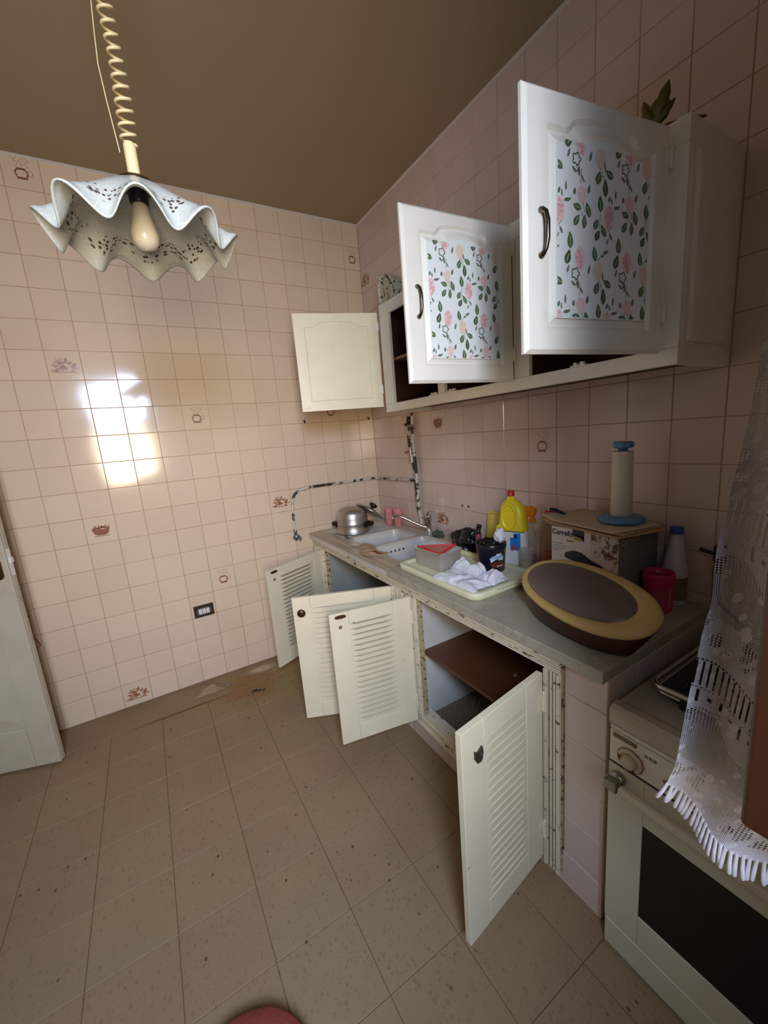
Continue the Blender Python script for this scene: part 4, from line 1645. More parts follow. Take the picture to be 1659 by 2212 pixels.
mb.box(SX - .002, SX + .0212, SY0 + .001, SY1 - .001, 0.010, 0.103)
mb.build('drawer', M_EN, st, 0.005, 3)
# burner tray frame and burners on the hob
mb = MB()
fr = [(-0.505, -2.292), (-0.060, -2.292), (-0.060, -2.760), (-0.505, -2.760)]
def rr3(x0, x1, y0, y1, r, z):
    return [(a, b, z) for a, b in rrect(x0, x1, y0, y1, r, 6)]
loop = rr3(-0.520, -0.055, -2.770, -2.288, 0.03, 0.828)
mb.tube(loop + loop[:1], 0.0075, 8, caps=False)
loop = rr3(-0.515, -0.060, -2.765, -2.293, 0.028, 0.812)
mb.tube(loop + loop[:1], 0.005, 8, caps=False)
mb.build('pan_rack_frame', M_CHROME, st)
mb = MB()
mb.rings([rr3(-0.512, -0.063, -2.762, -2.296, .026, .812), rr3(-0.490, -0.085, -2.740, -2.318, .02, .800)], True, False, True)
mb.build('hob_tray', M_BLACK, st)
for x, y in ((-0.40, -2.41), (-0.40, -2.64), (-0.17, -2.41), (-0.17, -2.64)):
    mb = MB()
    mb.lathe([(.048, 0), (.050, .012), (.040, .020), (.030, .021), (.0001, .022)], (x, y, .8005), 24)
    bu = mb.build('burner', mat('burner_beige', (150, 132, 108), 0.55, 0.3), st)
    mb = MB()
    for k in range(4):
        a = PI / 4 + k * PI / 2
        mb.tube([(x + .02 * math.cos(a), y + .02 * math.sin(a), .838), (x + .085 * math.cos(a), y + .085 * math.sin(a), .838), (x + .095 * math.cos(a), y + .095 * math.sin(a), .8125)], .004, 6)
    mb.build('pan_support', M_BLACK, bu)
for y in (-2.37, -2.60):
    mb = MB()
    mb.box(-0.522, -0.500, y - .014, y + .014, 0.7905, 0.818)
    mb.build('rack_foot', M_BLACK, st, 0.003)

# ================================================================== PENDANT LAMP
LX, LY = -1.480, -1.56
pl_ = thing('pendant_lamp', (LX, LY, 2.99), 'hanging lamp with ruffled marbled glass shade and coiled cream cord', 'lamp')
NL = 9
RIM = 0.205
ZT = 2.155


def shade(a, b):
    th = 2 * PI * a
    # b: 0 at the neck .. 1 at the rim
    wv = math.cos(NL * th + 2.2) + 0.10 * math.cos(2 * NL * th + 4.4) + 0.10 * math.cos(3 * th + 1) - 0.25
    t = b
    amp = sst(0.25, 1.0, t)
    r = 0.040 + (RIM - 0.040) * (t ** 0.92) * (1 - 0.03 * amp)
    r *= 1 + 0.075 * amp * amp * wv
    z = ZT - 0.122 * t ** 1.2 + 0.022 * (amp ** 1.5) * wv + 0.03 * (r * math.sin(th - 0.35))
    thw = th + 0.025 * amp * math.sin(NL * th + 2.2)
    # curled lip
    z += 0.012 * sst(0.86, 1.0, t) * (0.5 + 0.5 * wv)
    return (LX + r * math.cos(thw), LY + r * math.sin(thw), z)


mb = MB()
mb.grid(shade, 216, 40, wrap=True, uvf=lambda a, b: (a, b))
o = mb.build('lamp_shade', M_SHADE, pl_, fix=False)
so = o.modifiers.new('t', 'SOLIDIFY')
so.thickness = 0.0035
mb = MB()
mb.lathe([(.012, .020), (.020, .017), (.036, .009), (.046, .0), (.046, -.004), (.030, -.006)], (LX, LY, ZT + .0055), 28)
mb.build('collar', M_BRONZE, pl_)
mb = MB()
mb.lathe([(.0125, 0), (.0135, .004), (.0135, .062), (.0115, .068)], (LX, LY, ZT + .0255), 20)
mb.build('stem_tube', mat('cream_plastic_tube', (224, 206, 158), 0.4), pl_)
mb = MB()
mb.lathe([(.021, 0), (.021, -.032), (.018, -.036)], (LX, LY, ZT + .001), 20)
mb.build('bulb_socket', M_BLACK, pl_)
mb = MB()
mb.lathe([(.015, 0), (.018, -.008), (.022, -.032), (.028, -.052), (.031, -.068), (.028, -.085), (.018, -.096), (.0001, -.100)], (LX, LY, ZT - .034), 26)
M_BULB = mat('frosted_bulb', (214, 204, 182), 0.22, var=0.04)
mb.build('bulb', M_BULB, pl_)
mb = MB()
pts = []
zc0, zc1 = ZT + 0.092, 2.975
turns = 29
for k in range(turns * 16 + 1):
    f = k / (turns * 16)
    z = zc0 + (zc1 - zc0) * f ** 1.03
    rr_ = 0.0150 * (1 + 0.12 * math.sin(f * 17))
    a = 2 * PI * turns * f
    pts.append((LX + rr_ * math.cos(a) + .004 * math.sin(f * 9), LY + rr_ * math.sin(a), z + .006 * math.sin(a)))
mb.tube([(LX, LY, ZT + .0935), (LX + .012, LY, ZT + .0942)] + pts, .0033, 6)
mb.build('coiled_cord', mat('cream_cord', (220, 200, 152), 0.45), pl_)
mb = MB()
mb.tube([(LX - .022, LY, ZT + .070), (LX - .030, LY, ZT + .17), (LX - .034, LY, ZT + .24), (LX - .030, LY, ZT + .30), (LX - .022, LY, ZT + .40), (LX - .006, LY, ZT + .6), (LX, LY, 2.98)], .0013, 5)
mb.build('suspension_wire', mat('cream_cord', (220, 200, 152), 0.45), pl_)
mb = MB()
mb.lathe([(.0001, -.035), (.03, -.033), (.045, -.02), (.05, 0)], (LX, LY, 2.9975), 24)
mb.build('ceiling_rose', M_WHITEP, pl_)

# ================================================================== LACE CURTAIN
ct = thing('lace_curtain', (-1.0, -2.85, 1.0), 'white crochet lace curtain with fringed hem hanging by the brown window casement', 'curtain')
EDGE = [(0.97, -2.532), (1.002, -2.540), (1.053, -2.553), (1.115, -2.558), (1.16, -2.561), (1.25, -2.568), (1.303, -2.575), (1.362, -2.573), (1.414, -2.577), (1.48, -2.585), (1.569, -2.593), (1.66, -2.595), (1.80, -2.60), (2.45, -2.63)]


def edge(z):
    for (a, p), (b, q) in zip(EDGE, EDGE[1:]):
        if z <= b:
            return p + (q - p) * max(0, (z - a)) / (b - a)
    return EDGE[-1][1]


def hem(u):
    """hem height along the cloth (dips in the middle)"""
    return 1.012 - 0.034 * sst(0.0, 0.075, u) + 0.016 * sst(0.08, 0.2, u)


CW = 0.40


def curt(a, b):
    u = a * CW
    h = hem(u)
    z = h + (2.44 - h) * b
    x = -1.000 + 0.010 * math.sin(u * 62 + 0.6 * math.sin(z * 5)) * (0.5 + 0.5 * math.cos(u * 7)) + 0.008 * math.sin(z * 9 + u * 20)
    x -= 0.012 * sst(0.25, 0.0, z - h) * math.cos(u * 12)
    x = min(x, -0.985)
    y = edge(z) - u * 0.98
    return (x, max(y, YF + 0.02), z)


mb = MB()
mb.grid(curt, 120, 150, uvf=lambda a, b: (a * CW, (2.44 - hem(a * CW)) * b))
mb.build('lace', M_LACE, ct, fix=False)
M_YARN = mat('white_yarn', (226, 224, 232), 0.9, var=0.04)
ns = 70
for k in range(ns):
    u = 0.002 + (CW - .02) * k / ns
    p = Vector(curt(u / CW, 0))
    j = random.Random(k).uniform(-.003, .003)
    ln = 0.029
    slope = 0.35 * (1 - sst(0, 0.10, u))
    mb = MB()
    mb.tube([p + Vector((0, 0, .004)), p + Vector((-.002, slope * ln * .5 + j * .5, -ln * .5)), p + Vector((-.001, slope * ln + j, -ln)), p + Vector((0, slope * ln * 1.06 + j, -ln - .003))], [.0019, .0024, .0026, .0012], 6)
    mb.build('fringe_strand', M_YARN, ct)
mb = MB()
mb.tube([(-1.0, YF + .005, 2.452), (-1.0, -2.58, 2.452)], .007, 8)
mb.build('curtain_rod', M_CHROME, ct)

# ================================================================== PIPES
pp = thing('supply_pipes', (-0.03, -0.53, 1.0), 'flaking black and white water pipes running down the tiled corner behind the sink', 'pipe')
MP = pipe_mat()
mb = MB()
mb.tube([(-0.028, -0.492, 1.652), (-0.028, -0.500, 1.60), (-0.030, -0.512, 1.52), (-0.030, -0.520, 1.42), (-0.026, -0.540, 1.34), (-0.024, -0.552, 1.24), (-0.024, -0.556, 1.15), (-0.022, -0.556, 1.02), (-0.020, -0.578, 0.95), (-0.02, -0.588, 0.90)], .0095, 10)
mb.build('pipe', MP, pp)
mb = MB()
mb.tube([(-0.028, -0.570, 1.652), (-0.030, -0.565, 1.56), (-0.030, -0.562, 1.45), (-0.028, -0.566, 1.36), (-0.028, -0.575, 1.22), (-0.028, -0.574, 1.10), (-0.024, -0.572, 1.00), (-0.020, -0.585, 0.93)], .0105, 10)
mb.build('pipe', MP, pp)
mb = MB()
mb.tube([(-0.03, -0.556, 1.208), (-0.032, -0.45, 1.205), (-0.030, -0.25, 1.200), (-0.030, -0.10, 1.198), (-0.036, -0.052, 1.198), (-0.06, -0.030, 1.198), (-0.12, -0.022, 1.198), (-0.35, -0.022, 1.198), (-0.58, -0.022, 1.200), (-0.65, -0.022, 1.192), (-0.70, -0.022, 1.165), (-0.724, -0.022, 1.12), (-0.728, -0.022, 1.05), (-0.730, -0.022, 0.97), (-0.730, -0.022, 0.905)], .0092, 10)
mb.build('branch_pipe', MP, pp)
mb = MB()
mb.lathe([(.013, -.012), (.015, -.006), (.013, 0), (.016, .006), (.012, .014)], (-0.029, -0.535, 1.55), 12)
mb.lathe([(.010, -.03), (.018, -.026), (.018, -.010), (.012, -.004), (.014, .004), (.009, .012)], (-0.029, -0.530, 1.62), 12)
mb.lathe([(.026, -.008), (.028, -.002), (.020, .006), (.008, .010)], (-0.040, -0.532, 1.580), 18)
mb.build('stop_valve', M_BRONZE, pp)
mb = MB()
mb.lathe([(.013, -.03), (.0135, .03)], (-0.030, -0.524, 1.40), 12)
mb.lathe([(.0135, -.018), (.0135, .018)], (-0.030, -0.528, 1.345), 12)
mb.build('coupling', M_STEELW, pp)
mb = MB()
mb.tube([(-0.026, -0.53, 1.40), (-0.045, -0.505, 1.40), (-0.048, -0.492, 1.395)], [.005, .005, .007], 8)
mb.build('red_lever', mat('red_lever_plastic', (170, 52, 56), 0.4), pp)
mb = MB()
mb.tube([(-0.62, -0.004, 1.21), (-0.62, -0.034, 1.214), (-0.62, -0.038, 1.198), (-0.62, -0.034, 1.182), (-0.62, -0.004, 1.18)], .003, 6)
mb.build('pipe_clip', M_CREAM, pp)
# outlet tap at the bottom of the branch
tp = thing('wall_tap', (-0.730, -0.03, 0.86), 'small tarnished angle tap at the lower end of the branch pipe on the back wall', 'tap')
mb = MB()
mb.lathe([(.008, .040), (.014, .036), (.014, .028), (.010, .024), (.012, .0), (.010, -.018)], (-0.730, -0.024, 0.864), 12)
mb.build('body', M_STEELW, tp)
mb = MB()
mb.lathe([(.010, 0), (.021, .004), (.023, .012), (.021, .018), (.006, .022)], (-0.731, -0.036, 0.862), 18, axis=(-.3, -1, -.1))
mb.build('handwheel', mat('tarnished_green_steel', (120, 134, 130), 0.35, 0.7, var=0.3), tp)
mb = MB()
mb.tube([(-0.728, -0.026, .862), (-0.708, -0.032, .858), (-0.702, -0.036, .845), (-0.703, -0.036, .828)], [.009, .009, .008, .008], 10)
mb.build('outlet', mat('tarnished_green_steel', (120, 134, 130), 0.35, 0.7, var=0.3), tp)
# gas valve by the stove
gv = thing('gas_valve', (-0.02, -2.25, 1.07), 'dark gas shut-off valve on the side wall above the stove', 'valve')
mb = MB()
mb.cyl((0.0, -2.252, 1.068), (-0.045, -2.252, 1.068), .012)
mb.lathe([(.012, -.03), (.017, -.022), (.017, .02), (.012, .03)], (-0.045, -2.252, 1.068), 14)
mb.cyl((-0.045, -2.252, 1.038), (-0.045, -2.252, 0.95), .008)
mb.build('body', M_BRONZE, gv)
mb = MB()
mb.tube([(-0.045, -2.252, 1.068), (-0.052, -2.235, 1.070), (-0.050, -2.200, 1.076)], [.008, .006, .007], 8)
mb.build('lever', M_BLACK, gv)
mb = MB()
mb.tube([(-0.045, -2.252, 0.95), (-0.045, -2.262, 0.90), (-0.03, -2.30, 0.86), (-0.012, -2.34, 0.80)], .007, 8)
mb.build('gas_hose', mat('dark_hose', (50, 42, 36), 0.6), gv)
# two old anchors in the tiles above the sink
for y, lab in ((-0.985, 'old grey screw left in the tiles above the black plastic bag, nearer the corner'), (-1.040, 'old dark screw left in the tiles above the black plastic bag, farther from the corner')):
    mb = MB()
    mb.lathe([(.006, 0), (.006, .004), (.003, .006), (.0001, .006)], (-0.0002, y, 1.077), 10, axis=(-1, 0, 0))
    tag(mb.build('wall_screw', M_BRONZE), lab, 'screw')

# ================================================================== THINGS ON THE SINK AND WORKTOP
CZ = 0.8663


def crumple(mb, c, r, seed, amp=0.35, freq=2.2, sub=4, floor_z=None, T=None, smooth=True, ridge=True):
    bm = bmesh.new()
    bmesh.ops.create_icosphere(bm, subdivisions=sub, radius=1.0)
    vs = []
    for v in bm.verts:
        d = v.co.normalized()
        q = d * freq + Vector((seed, seed * .7, 0))
        f = noise.noise(q)
        g = noise.noise(q * 2.7)
        k = 1 + amp * (f - 0.5 * abs(g) if ridge else f + .3 * g) + amp * .35 * (0.5 - abs(noise.noise(q * 5.1)))
        p = Vector((c[0] + d.x * r[0] * k, c[1] + d.y * r[1] * k, c[2] + d.z * r[2] * k))
        if floor_z is not None and p.z < floor_z:
            p.z = floor_z + 0.0002 * d.z
        vs.append(p)
    fs = [tuple(v.index for v in f.verts) for f in bm.faces]
    bm.free()
    mb.add(vs, fs, T, 0, smooth)
    return mb


# --- upturned pressure cooker
pc = thing('cooking_pot', (-0.372, -0.275, CZ), 'upturned aluminium cooking pot with black side handles on the sink drainer', 'pot')
PCx, PCy = -0.374, -0.240
mb = MB()
PS = Matrix.Translation((PCx, PCy, CZ)) @ Matrix.Diagonal((1.03, 1.03, 1.25, 1)) @ Matrix.Translation((-PCx, -PCy, -CZ))
mb.lathe([(.112, 0), (.114, .003), (.112, .007), (.107, .012), (.105, .050), (.1065, .053), (.105, .056), (.105, .085), (.101, .108), (.090, .124), (.072, .134), (.050, .1375), (.047, .1362), (.030, .1362), (.028, .1375), (.0001, .138)], (PCx, PCy, CZ), 48, PS)
mb.build('body', M_ALU, pc)
ha = Vector((-.60, .80, 0))
side = Vector((.80, .60, 0))
for sg in (1, -1):
    o0 = Vector((PCx, PCy, 0)) + ha * sg * .108
    T = frame(o0 + Vector((0, 0, CZ + .052)), side, (0, 0, 1), ha * sg) @ Matrix.Diagonal((1.15, 1.25, 1.25, 1))
    mb = MB()
    mb.prism([(-.030, -.012), (.030, -.012), (.034, .004), (.026, .018), (-.026, .018), (-.034, .004)], .001, .012, T)
    mb.prism([(-.024, -.006), (.024, -.006), (.022, .016), (-.022, .016)], .0122, .036, T)
    mb.build('side_handle', M_BLACK, pc, .004, 3)
# the lid leaning on its far side
ld = thing('pot_lid', (-0.215, -0.285, CZ), 'steel pot lid with black knob leaning on the upturned pot', 'lid')
ln_ = Vector((.62, -.02, .78)).normalized()
lc = Vector((-0.226, -0.236, 0.984))
mb = MB()
mb.lathe([(.108, -.004), (.110, .0), (.108, .005), (.085, .012), (.05, .020), (.0001, .024)], lc, 44, axis=ln_)
mb.lathe([(.1065, -.0005), (.083, .008), (.05, .016), (.0001, .020)], lc, 44, axis=ln_, caps=False)
mb.build('dome', M_STEELW, ld)
mb = MB()
mb.lathe([(.010, .0), (.010, .014), (.029, .022), (.031, .034), (.026, .042), (.0001, .045)], lc + ln_ * .023, 20, axis=ln_)
mb.build('knob', M_BLACK, ld)
mb = MB()
mb.tube([lc + Vector((0, 0, 0)) + (Vector((-.02, .1, .016)).normalized() * .108) + ln_ * .002, lc + (Vector((-.2, .98, .16)).normalized() * .128) + ln_ * .004], .007, 8)
mb.build('rim_grip', M_BLACK, ld)
# knife on the sink ledge
kn = thing('table_knife', (-0.48, -0.30, CZ), 'knife with a black handle lying on the front edge of the drainer', 'knife')
mb = MB()
mb.tube([(-0.500, -0.405, CZ + .008), (-0.490, -0.370, CZ + .009), (-0.482, -0.325, CZ + .009)], [.007, .0085, .006], 8)
mb.build('handle', M_BLACK, kn)
mb = MB()
mb.add([(-.483, -.325, CZ + .0085), (-.475, -.322, CZ + .0085), (-.495, -.215, CZ + .0045), (-.508, -.205, CZ + .0045), (-.483, -.325, CZ + .0095), (-.475, -.322, CZ + .0095), (-.495, -.215, CZ + .0055), (-.508, -.205, CZ + .0055)],
       [(0, 1, 2, 3), (4, 5, 6, 7), (0, 1, 5, 4), (1, 2, 6, 5), (2, 3, 7, 6), (3, 0, 4, 7)])
mb.build('blade', M_STEELW, kn)
# two pink tumblers
M_PINK = mat('pink_cloudy_plastic', (226, 150, 146), 0.35, var=0.06, scale=20)
for k, (x, y, lab) in enumerate(((-0.080, -0.262, 'pink plastic tumbler beside the pot lid, the one nearer the pot'), (-0.052, -0.338, 'pink plastic tumbler beside the tap spout, the one nearer the tap'))):
    t_ = thing('plastic_tumbler', (x, y, CZ), lab, 'tumbler', 'pink tumblers in the sink corner')
    mb = MB()
    n = 20
    mb.rings([[(x + r * math.cos(2 * PI * q / n) * (1 + .05 * math.cos(8 * PI * q / n)), y + r * math.sin(2 * PI * q / n) * (1 + .05 * math.cos(8 * PI * q / n)), CZ + z) for q in range(n)]
              for r, z in ((.026, 0), (.028, .002), (.0335, .118), (.035, .122), (.0325, .122), (.026, .006))], True, True, True)
    mb.build('cup', M_PINK, t_)
# food rag / peelings on the sink front
mb = MB()
mb.grid(lambda a, b: (-0.575 + 0.105 * b + 0.02 * math.sin(a * 7), -0.60 - 0.30 * a + .012 * math.sin(b * 9), CZ + 0.0020 + max(0, 0.010 * noise.noise(Vector((a * 7, b * 3, 1))) + .004) * math.sin(PI * a) ** .4 * math.sin(PI * b) ** .4), 60, 20)
o = mb.build('stained_cloth', mat('brown_stained_rag', (186, 156, 124), 0.9, var=0.3, scale=22, bump=.4), fix=False)
tag(o, 'thin beige stained rag lying on the front ledge of the sink', 'cloth')
mb = MB()
mb.tube([(-0.535, -0.800, CZ + .006), (-0.525, -0.83, CZ + .011), (-0.528, -0.86, CZ + .009), (-0.512, -0.885, CZ + .007)], [.003, .006, .005, .002], 6)
tag(mb.build('red_wrapper', mat('dark_red_scrap', (140, 58, 44), 0.6)), 'dark red scrap on the stained rag at the sink front', 'scrap')
# green scouring cloth behind the basin
mb = MB()
crumple(mb, (-0.060, -0.815, CZ + .016), (.026, .045, .026), 12, .5, 1.8, 3, CZ)
tag(mb.build('scouring_cloth', mat('dark_green_scourer', (72, 92, 74), 0.95, var=0.3, scale=60, bump=.6)), 'crumpled dark green scouring cloth behind the basin beside the tap', 'cloth')

# --- cream tray with everything on it
TX0, TX1, TY0, TY1 = -0.578, -0.196, -1.690, -1.128
ty = thing('plastic_tray', (-0.38, -1.40, CZ), 'cream plastic tray with raised rim lying beside the sink', 'tray')
M_TRAY = mat('cream_tray_plastic', (230, 228, 192), 0.4, var=0.05)


def trp(g, z, r=.05):
    return [(a, b, z) for a, b in rrect(TX0 + g, TX1 - g, TY0 + g, TY1 - g, max(r - g * .5, .01), 7)]


mb = MB()
mb.rings([trp(.006, CZ + .0003), trp(.0, CZ + .004), trp(.0, CZ + .026), trp(.003, CZ + .030), trp(.024, CZ + .030), trp(.032, CZ + .021), trp(.034, CZ + .0205)], True, True, True)
mb.build('tray', M_TRAY, ty, fix=True)
mb = MB()
mb.box(-0.47, -0.215, -1.705, -1.6905, CZ + .016, CZ + .028)
mb.build('grip_lip', M_TRAY, ty, .003)
TZ = CZ + .0210
# translucent box with red triangular lid
bx = thing('food_box', (-0.445, -1.27, TZ), 'clear plastic food box with a red lid slipped askew on the cream tray', 'food box')
M_CLR = mat('cloudy_clear_plastic', (214, 208, 200), 0.3, var=0.06, alpha=0.48)
T = Matrix.Translation((-0.435, -1.285, TZ)) @ Matrix.Rotation(math.radians(4), 4, 'Z')
mb = MB()
R_ = lambda h, w, z, r: [(a, b, z) for a, b in rrect(-h, h, -w, w, r, 4)]
mb.rings([R_(.060, .088, .0008, .014), R_(.062, .090, .004, .014), R_(.070, .100, .086, .016), R_(.074, .104, .088, .018), R_(.074, .104, .091, .018), R_(.069, .099, .091, .016), R_(.060, .088, .006, .014)], True, True, True, T)
mb.build('tub', M_CLR, bx)
mb = MB()
tri = [(-.060, .078, .098), (.070, -.062, .104), (-.072, -.098, .092)]
trc = Vector((-.020, -.03, .097))
ti = [tuple(trc + (Vector(q) - trc) * .80) for q in tri]
dn_ = lambda L: [(a, b, c - .006) for a, b, c in L]
mb.rings([dn_(tri), tri, ti, dn_(ti)], True, False, False, T, smooth=False)
ldd = mb.build('lid_rim', mat('red_lid_plastic', (214, 44, 46), 0.35), bx, .0015)
mb = MB()
mb.rings([[(a, b, c - .003) for a, b, c in ti], [(a, b, c - .0045) for a, b, c in ti]], True, True, True, T, smooth=False)
mb.build('lid_sheet', mat('red_tinted_sheet', (206, 110, 104), 0.3), ldd)
# black plastic bag, knotted
bg_ = thing('bin_bag', (-0.108, -1.11, CZ), 'crumpled black plastic bag with a twisted top between the sink and the yellow jug', 'bag')
mb = MB()
crumple(mb, (-0.128, -1.155, CZ + .045), (.062, .100, .080), 3, .36, 1.7, 5, CZ)
mb.build('bag', mat('black_film', (20, 20, 24), 0.28, var=0.2, bump=.5, bscale=70), bg_)
mb = MB()
mb.tube([(-.130, -1.205, CZ + .07), (-.132, -1.235, CZ + .105), (-.135, -1.252, CZ + .135), (-.134, -1.262, CZ + .158)], [.030, .016, .011, .015], 9)
mb.build('twisted_top', mat('black_film', (20, 20, 24), 0.28), bg_)
# maroon bottle with a black cap
mt_ = thing('small_bottle', (-0.172, -1.292, CZ), 'slim maroon bottle with black cap between the bag and the black tub', 'bottle')
mb = MB()
mb.lathe([(.0135, 0), (.0145, .003), (.0145, .118), (.011, .126)], (-.172, -1.292, CZ + .0003), 18)
mb.build('bottle', mat('maroon_plastic', (150, 62, 84), 0.35), mt_)
mb = MB()
mb.lathe([(.0125, .1265), (.0125, .148), (.010, .152), (.0001, .153)], (-.172, -1.292, CZ), 18)
mb.build('cap', M_BLACK, mt_)
# dark ice-cream bucket
bk = thing('plastic_bucket', (-0.292, -1.498, TZ), 'small dark navy plastic tub with a pale label standing on the tray', 'tub')
BX, BY = -0.292, -1.498
mb = MB()
M_NAVY = mat('navy_black_plastic', (26, 26, 42), 0.3, var=0.1)
mb.lathe([(.056, 0), (.058, .003), (.0645, .104), (.0665, .106), (.0680, .126), (.0655, .128), (.0630, .126), (.055, .004)], (BX, BY, TZ + .0003), 40)
mb.build('bucket', M_NAVY, bk)
vd = (Vector((CAM.x, CAM.y, 0)) - Vector((BX, BY, 0)))
va = math.atan2(vd.y, vd.x)


def wrap(a, z, off=0.0006):
    rr_ = .058 + (.0645 - .058) * (z / .104) + off
    t = va + .12 + a / .0605
    return Vector((BX + rr_ * math.cos(t), BY + rr_ * math.sin(t), TZ + z))


def wrapped(name, pts, m, parent, off=0.0006):
    """polygon on the bucket wall; pts in (arc metres, height)"""
    mb = MB()
    cx = sum(p[0] for p in pts) / len(pts)
    cz = sum(p[1] for p in pts) / len(pts)
    N = 6
    rings = []
    for k in range(N + 1):
        f = k / N
        rings.append([wrap(cx + (a - cx) * f, cz + (b - cz) * f, off) for a, b in pts])
    mb.rings(rings, True, False, False, smooth=True)
    return mb.build(name, m, parent, fix=False)


bk_l = wrapped('label', [(-.010, .048), (.026, .058), (.046, .056), (.050, .076), (.040, .080), (.036, .090), (.014, .089), (.011, .081), (-.004, .076), (-.014, .068)], mat('pale_blue_label', (196, 224, 240), 0.4, var=.03), bk)
wrapped('label_photo', [(-.004, .012), (.044, .010), (.048, .052), (.030, .055), (.006, .050), (-.012, .040)], mat('chocolate_label', (96, 42, 26), 0.4, var=.5, scale=60), bk)
wrapped('label_tag', [(.016, .026), (.044, .028), (.044, .036), (.016, .034)], mat('pale_pink_tag', (206, 180, 196), 0.4), bk, .0009)


def bucket_text(body, size, a0, z0, m, bold=0.0003, slope=0.15):
    cu = bpy.data.curves.new('lettering', 'FONT')
    cu.body, cu.size, cu.offset, cu.align_x = body, size, bold, 'CENTER'
    cu.resolution_u = 2
    tmp = bpy.data.objects.new('lettering', cu)
    COL.objects.link(tmp)
    bpy.context.view_layer.update()
    me = bpy.data.meshes.new_from_object(tmp)
    COL.objects.unlink(tmp)
    bpy.data.objects.remove(tmp)
    for v in me.vertices:
        p = wrap(a0 + v.co.x, z0 + v.co.y + v.co.x * slope, .0011)
        v.co = p - WLOC[bk.name]
    me.materials.clear()
    me.materials.append(m)
    o = bpy.data.objects.new('lettering', me)
    COL.objects.link(o)
    o.parent = bk
    return o


M_INK = mat('dark_blue_ink', (34, 56, 92), 0.4)
bucket_text('LONDON', .0125, .018, .0690, M_INK)
bucket_text('DAIRY', .0070, .019, .0610, M_INK)
# black liner and crumpled tissue stuffed in the bucket
mb = MB()
crumple(mb, (BX - .008, BY + .012, TZ + .112), (.048, .050, .030), 8, .5, 2.4, 4)
for v in mb.v:
    dx, dy = v.x - BX, v.y - BY
    rr_ = math.hypot(dx, dy)
    if rr_ > .058 and v.z < TZ + .125:
        v.x, v.y = BX + dx / rr_ * .058, BY + dy / rr_ * .058
tag(mb.build('black_liner', mat('black_film', (20, 20, 24), 0.28)), 'black plastic film stuffed into the navy tub', 'bag')
mb = MB()
crumple(mb, (BX + .018, BY - .034, TZ + .160), (.022, .024, .034), 21, .45, 1.7, 4)
tag(mb.build('crumpled_tissue', mat('white_tissue', (232, 232, 238), 0.85, var=.03)), 'crumpled white tissue sticking out of the navy tub', 'tissue')
# white cloths
M_CLOTH = mat('white_cotton', (226, 226, 234), 0.95, var=0.05, scale=30, bump=.3, bscale=220)


def cloth(name, cx, cy, hx, hy, z, h, ang, seed, fold, label, curl=0.0):
    mb = MB()
    ca, sa = math.cos(ang), math.sin(ang)

    def fn(a, b):
        u, v = (a - .5) * 2, (b - .5) * 2
        env = (1 - abs(u) ** 7) * (1 - abs(v) ** 7)
        q = Vector((u * 1.1 + seed, v * 1.7, seed))
        n1 = noise.noise(q) + .5
        w = v * fold + 1.6 * noise.noise(q * .9) + u * 1.6
        n2 = 1 - abs(math.sin(w)) ** 1.5
        n3 = 1 - abs(math.sin(w * 1.9 + 2.5 * noise.noise(q * 1.3)))
        hh = h * (0.35 + 0.55 * n1 + 0.34 * n2 + .14 * n3)
        hh = max(.0015, hh * env)
        ox = hx * u * (1 + .12 * noise.noise(Vector((v * 2 + seed, 3, 0)))) + curl * v * v
        oy = hy * v * (1 + .12 * noise.noise(Vector((u * 2, seed, 7))))
        return (cx + ox * ca - oy * sa, cy + ox * sa + oy * ca, z + hh)
    mb.grid(fn, 70, 90)
    o = mb.build(name, M_CLOTH, fix=False)
    o.modifiers.new('t', 'SOLIDIFY').thickness = .001
    return tag(o, label, 'cloth')


cloth('folded_cloth', -.512, -1.535, .058, .122, TZ + .009, .026, .06, 2, 5, 'crumpled white cotton cloth spread along the front rim of the cream tray')
cloth('folded_cloth', -.412, -1.478, .036, .085, TZ + .002, .052, .10, 5, 3, 'rolled white cotton cloth at the back of the pile in front of the navy tub')
cloth('folded_cloth', -.408, -1.616, .050, .044, TZ + .009, .034, .10, 9, 4, 'white cotton cloth with rounded edge at the right end of the cloth pile')

# --- behind: chopping board, yellow jug, spray bottle, jar, red bottle
cb = thing('chopping_board', (-0.03, -1.29, CZ), 'yellow plastic chopping board leaning on the tiles behind the yellow jug', 'chopping board')
T = frame((-0.048, -1.225, CZ + .0005), (0, -1, 0), (0.11, 0, 0.994), (-.994, 0, .11))
mb = MB()
mb.prism(rrect(0, .150, 0, .215, .015), 0, .008, T)
mb.build('board', mat('yellow_board_plastic', (232, 208, 96), 0.4), cb, .002)
mb = MB()
mb.rings([[(a, b, .0082) for a, b in rrect(.008, .142, .008, .207, .012)], [(a, b, .0092) for a, b in rrect(.009, .141, .009, .206, .011)], [(a, b, .0092) for a, b in rrect(.012, .138, .012, .203, .010)], [(a, b, .0082) for a, b in rrect(.013, .137, .013, .202, .009)]], True, False, False, T)
mb.build('rim_ridge', mat('yellow_board_edge', (214, 176, 60), 0.4), cb)
jg = thing('bleach_jug', (-0.148, -1.485, CZ), 'yellow plastic jug with a red cap and blue label', 'jug')
M_YEL = mat('yellow_plastic', (244, 220, 42), 0.35, var=0.03)
JX, JY = -0.148, -1.488
jd = Vector((.30, -.955, 0)).normalized()      # width direction (to the right in the room)
jn = Vector((-jd.y * -1, 0, 0))
jn = Vector((jd.y, -jd.x, 0)).normalized()
if jn.dot(CAM - Vector((JX, JY, 0))) < 0:
    jn = -jn
T = frame((JX, JY, CZ + .0003), jd, (0, 0, 1), jn)
